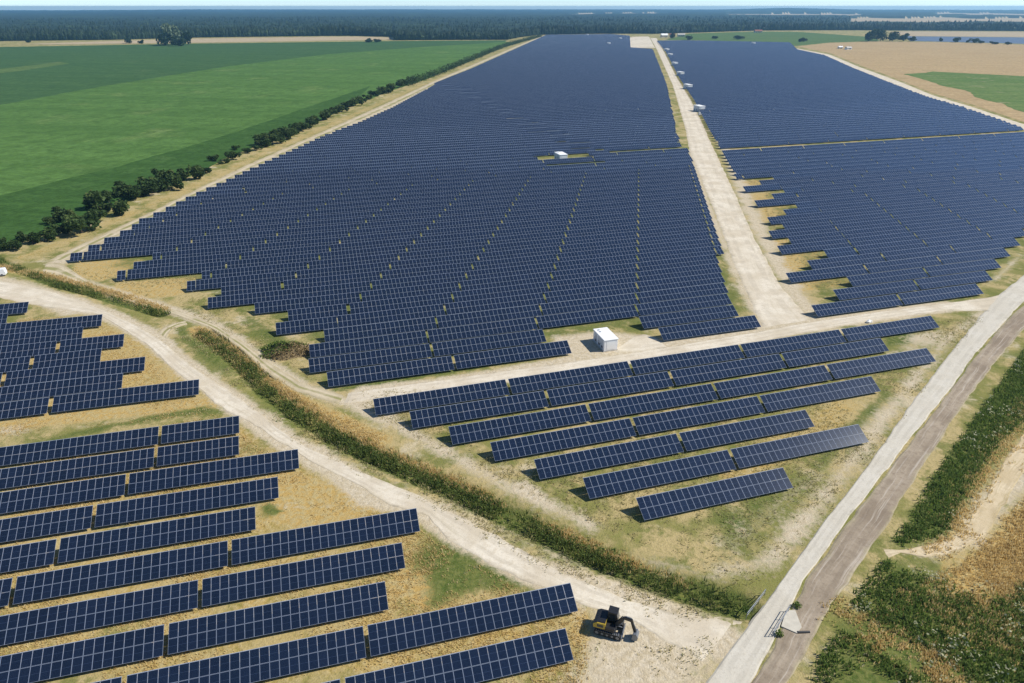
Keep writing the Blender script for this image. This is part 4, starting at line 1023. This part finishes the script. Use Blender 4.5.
for i, (x, y, w, h) in enumerate([(868, 41.3, 13, 12), (880, 41, 14, 11), (892, 41, 12, 9), (903, 41, 12, 8), (913, 41.2, 10, 5)]):
    far_plant('tree', x, y, w, h, f'dark tree, {ordinal(i + 1)} of the close row before the dry field, from its tall end', 'tree', 'row of trees before the dry field')
for i, (x, y, w, h) in enumerate([(941, 41.5, 5, 4), (955, 42.2, 8, 5), (967, 42.6, 4, 3), (974, 43, 8, 4.5), (981, 43.4, 5, 3), (995, 44.3, 9, 3), (1008, 44.8, 5, 3)]):
    far_plant('bush', x, y, w, h, f'small dark bush, {ordinal(i + 1)} along the line before the distant solar field', 'bush', 'bushes before the distant solar field')
for i, (x, y, w, h) in enumerate([(739, 39.5, 9, 4), (715, 39, 5, 3), (800, 42, 6, 4.5), (804, 41.8, 5, 4), (690, 40, 8, 4.5), (672, 38.5, 6, 5)]):
    far_plant('bush', x, y, w, h, f'dark bush, {ordinal(i + 1)} of those scattered on the green meadow and its edge', 'bush', 'bushes on the distant meadow')
# farm houses on the meadow's edge
def house(x, y, w, d, h, rz, label, wall, roofm):
    o = empty('farm_house', (*G(x, y), 0), rz); tag(o, label, 'house', 'distant farm houses')
    MB().box(-w / 2, w / 2, -d / 2, d / 2, 0, h).build('wall', wall, o)
    rf = MB(); rf.add([(-w / 2 - .4, -d / 2 - .5, h), (w / 2 + .4, -d / 2 - .5, h), (w / 2 + .4, d / 2 + .5, h), (-w / 2 - .4, d / 2 + .5, h), (-w / 2 - .4, 0, h + d * .42), (w / 2 + .4, 0, h + d * .42)],
                      [(0, 1, 5, 4), (2, 3, 4, 5), (1, 2, 5), (3, 0, 4), (3, 2, 1, 0)]); r_ = rf.build('roof', roofm, o)
    MB().box(w * .2, w * .2 + .7, -.3, .5, h + d * .3, h + d * .42 + 1).build('chimney', M['brick'], r_)
    for x_ in (-w * .3, 0, w * .3): MB().box(x_ - .6, x_ + .6, -d / 2 - .03, -d / 2 - .003, 1, 2.4).build('window', M['cabglass'], o)
    MB().box(w * .12, w * .12 + 1.0, -d / 2 - .03, -d / 2 - .003, 0, 2.1).build('door', M['bark'], o)
house(758, 32.6, 22, 9, 4, .1, 'long red roofed house at the far edge of the meadow', M['plaster'], M['brick'])
house(664, 37.4, 16, 9, 5, .2, 'pale house behind the far end of the centre road', M['plaster'], M['roofw'])
house(672, 36.8, 14, 8, 4.5, -.1, 'cream house with a red roof beside the pale house', M['plaster'], M['brick'])
house(681, 36.5, 18, 8, 4, .0, 'low grey barn beyond the cream house', M['conc'], M['conc'])
house(848, 49.5, 10, 6, 2.6, .3, 'low pale shed at the corner of the dry field', M['roofw'], M['conc'])
house(840, 48.6, 7, 5, 2.4, .1, 'smaller pale shed beside the low shed at the dry field corner', M['plaster'], M['roofw'])

# ------------------------------------------------------------------ forest
g_ = np.random.default_rng(80)
EDGE = AN_EDGE = GP([(-160, 43.5), (0, 41.2), (110, 40), (200, 37.6), (350, 35.9), (393, 37), (396, 40.4), (508, 39.9), (520, 37.5), (540, 34.9), (600, 33.8), (655, 33.9), (700, 32.6), (760, 30.6), (860, 30.3), (900, 30.6), (1024, 31.2), (1180, 32)])
ea = np.arctan2(EDGE[:, 0], EDGE[:, 1]); er = np.hypot(*EDGE.T)
def edge_r(a): return np.interp(a, ea, er)
def clearing(a, r):
    """openings: pale fields beyond the first belt of trees on the eastern side"""
    y = 341.5 - FPX * (np.tan(PITCH - np.arctan2(CAM_H, r * np.cos(a))))
    x = 512 + FPX * np.tan(a) * .91
    y = y + 3.0 * (fbm(x * .03, y * .2) - .5)
    c = (x > 790) & (x < 965) & (y > 18.4) & (y < 25.0 - .004 * np.abs(x - 880))
    c |= (x > 860) & (x < 1130) & (y > 13.6) & (y < 16.6)
    c |= (x > 690) & (x < 800) & (y > 14.6) & (y < 17.2)
    c |= (x > 560) & (x < 640) & (y > 13.6) & (y < 15.2)
    return c
# canopy under and behind the single trees
na, nr = 460, 150
aa = np.linspace(ea[0], ea[-1], na); tt = np.linspace(0, 1, nr)
A_, T_ = np.meshgrid(aa, tt); r0 = edge_r(A_) + 12; Rr = r0 * (13600 / r0) ** T_
X, Y = Rr * np.sin(A_), Rr * np.cos(A_)
Z = 8 + 7 * fbm(X * .02, Y * .02, 3) + 7 * (fbm(X * .0011, Y * .0011, 3) - .4) + np.clip((Rr - 7000) / 6000, 0, 1) * (14 * fbm(X * .0006 + 5, Y * .0006) + 26 * np.exp(-((X / Rr - .34) / .05) ** 2))
Z = np.where(T_ <= 0, .5, Z); Z = np.where(clearing(A_, Rr), .4, Z)
I = np.arange(na * nr).reshape(nr, na); F = np.c_[I[:-1, :-1].ravel(), I[:-1, 1:].ravel(), I[1:, 1:].ravel(), I[1:, :-1].ravel()]
mf = (clearing(A_, Rr)[:-1, :-1] & clearing(A_, Rr)[1:, 1:]).ravel().astype(int)
cr = np.clip(fbm(X * .006, Y * .006)[:-1, :-1].ravel() * 1.4 - .3 + g_.normal(0, .15, len(F)), 0, 1)
# single trees of the front belt
N = 26000; a = g_.uniform(ea[0], ea[-1], N); rr = edge_r(a) + 3 + (g_.random(N) ** 2.6) * 2600
ok = ~clearing(a, rr); a, rr = a[ok], rr[ok]; N = len(a)
x, y = rr * np.sin(a), rr * np.cos(a); con = g_.random(N) < .6
h = g_.uniform(10, 21, N) * (.6 + .8 * fbm(x * .01, y * .01)); w = np.where(con, g_.uniform(2.0, 3.2, N), g_.uniform(2.8, 5.0, N))
k = 6; th = np.linspace(0, 2 * np.pi, k, endpoint=False)
jit = g_.uniform(.7, 1.3, (N, k))
ring = lambda s, z: np.stack([x[:, None] + np.cos(th) * w[:, None] * s * jit, y[:, None] + np.sin(th) * w[:, None] * s * jit, np.broadcast_to(z[:, None], (N, k)) + g_.normal(0, .5, (N, k))], 2)
low = ring(np.where(con, .9, .7)[:, None], h * .12); mid = ring(np.where(con, .75, 1.0)[:, None], h * np.where(con, .45, .6)); top = np.stack([x, y, h], 1)[:, None, :]
VT = np.concatenate([low, mid, top], 1).reshape(-1, 3); base = np.arange(N)[:, None] * (2 * k + 1)
f4 = np.concatenate([np.stack([base[:, 0] + j, base[:, 0] + (j + 1) % k, base[:, 0] + k + (j + 1) % k, base[:, 0] + k + j], 1) for j in range(k)])
f3 = np.concatenate([np.stack([base[:, 0] + k + j, base[:, 0] + k + (j + 1) % k, base[:, 0] + 2 * k], 1) for j in range(k)])
tr = np.clip(fbm(x * .015, y * .015) * .9 - .2 + g_.normal(0, .2, N) + np.where(con, -.1, .2), 0, 1); tr = np.tile(tr, 2 * k)
off = len(X.ravel()); V = np.vstack([np.c_[X.ravel(), Y.ravel(), Z.ravel()], VT])
# faces come in the order quads, triangles
me = mesh_np('forest', V, [np.vstack([F, f4 + off]), f3 + off], mi=np.concatenate([mf, np.zeros(len(f4) + len(f3), int)]), rnd=np.concatenate([cr, tr[:len(f4)], tr[:len(f3)]]))
tag(link('forest', me, [M['pine'], fm_wheat]), 'dark wide forest of mixed trees stretching to the horizon', 'forest', kind='stuff')

# ------------------------------------------------------------------ the air
hz = MB().box(-EXT - 300, EXT + 300, -3300, EXT + 300, -3.0, 72.0); m, n, l, b = new_mat('haze'); n.remove(b)
pv = n.new('ShaderNodeVolumePrincipled'); pv.inputs['Color'].default_value = (.30, .64, 1, 1); pv.inputs['Density'].default_value = .85e-4; pv.inputs['Anisotropy'].default_value = .2
l.new(pv.outputs[0], n['Material Output'].inputs['Volume'])
tag(hz.build('haze', m), 'thin blue haze in the air over the plain', 'haze', kind='stuff')
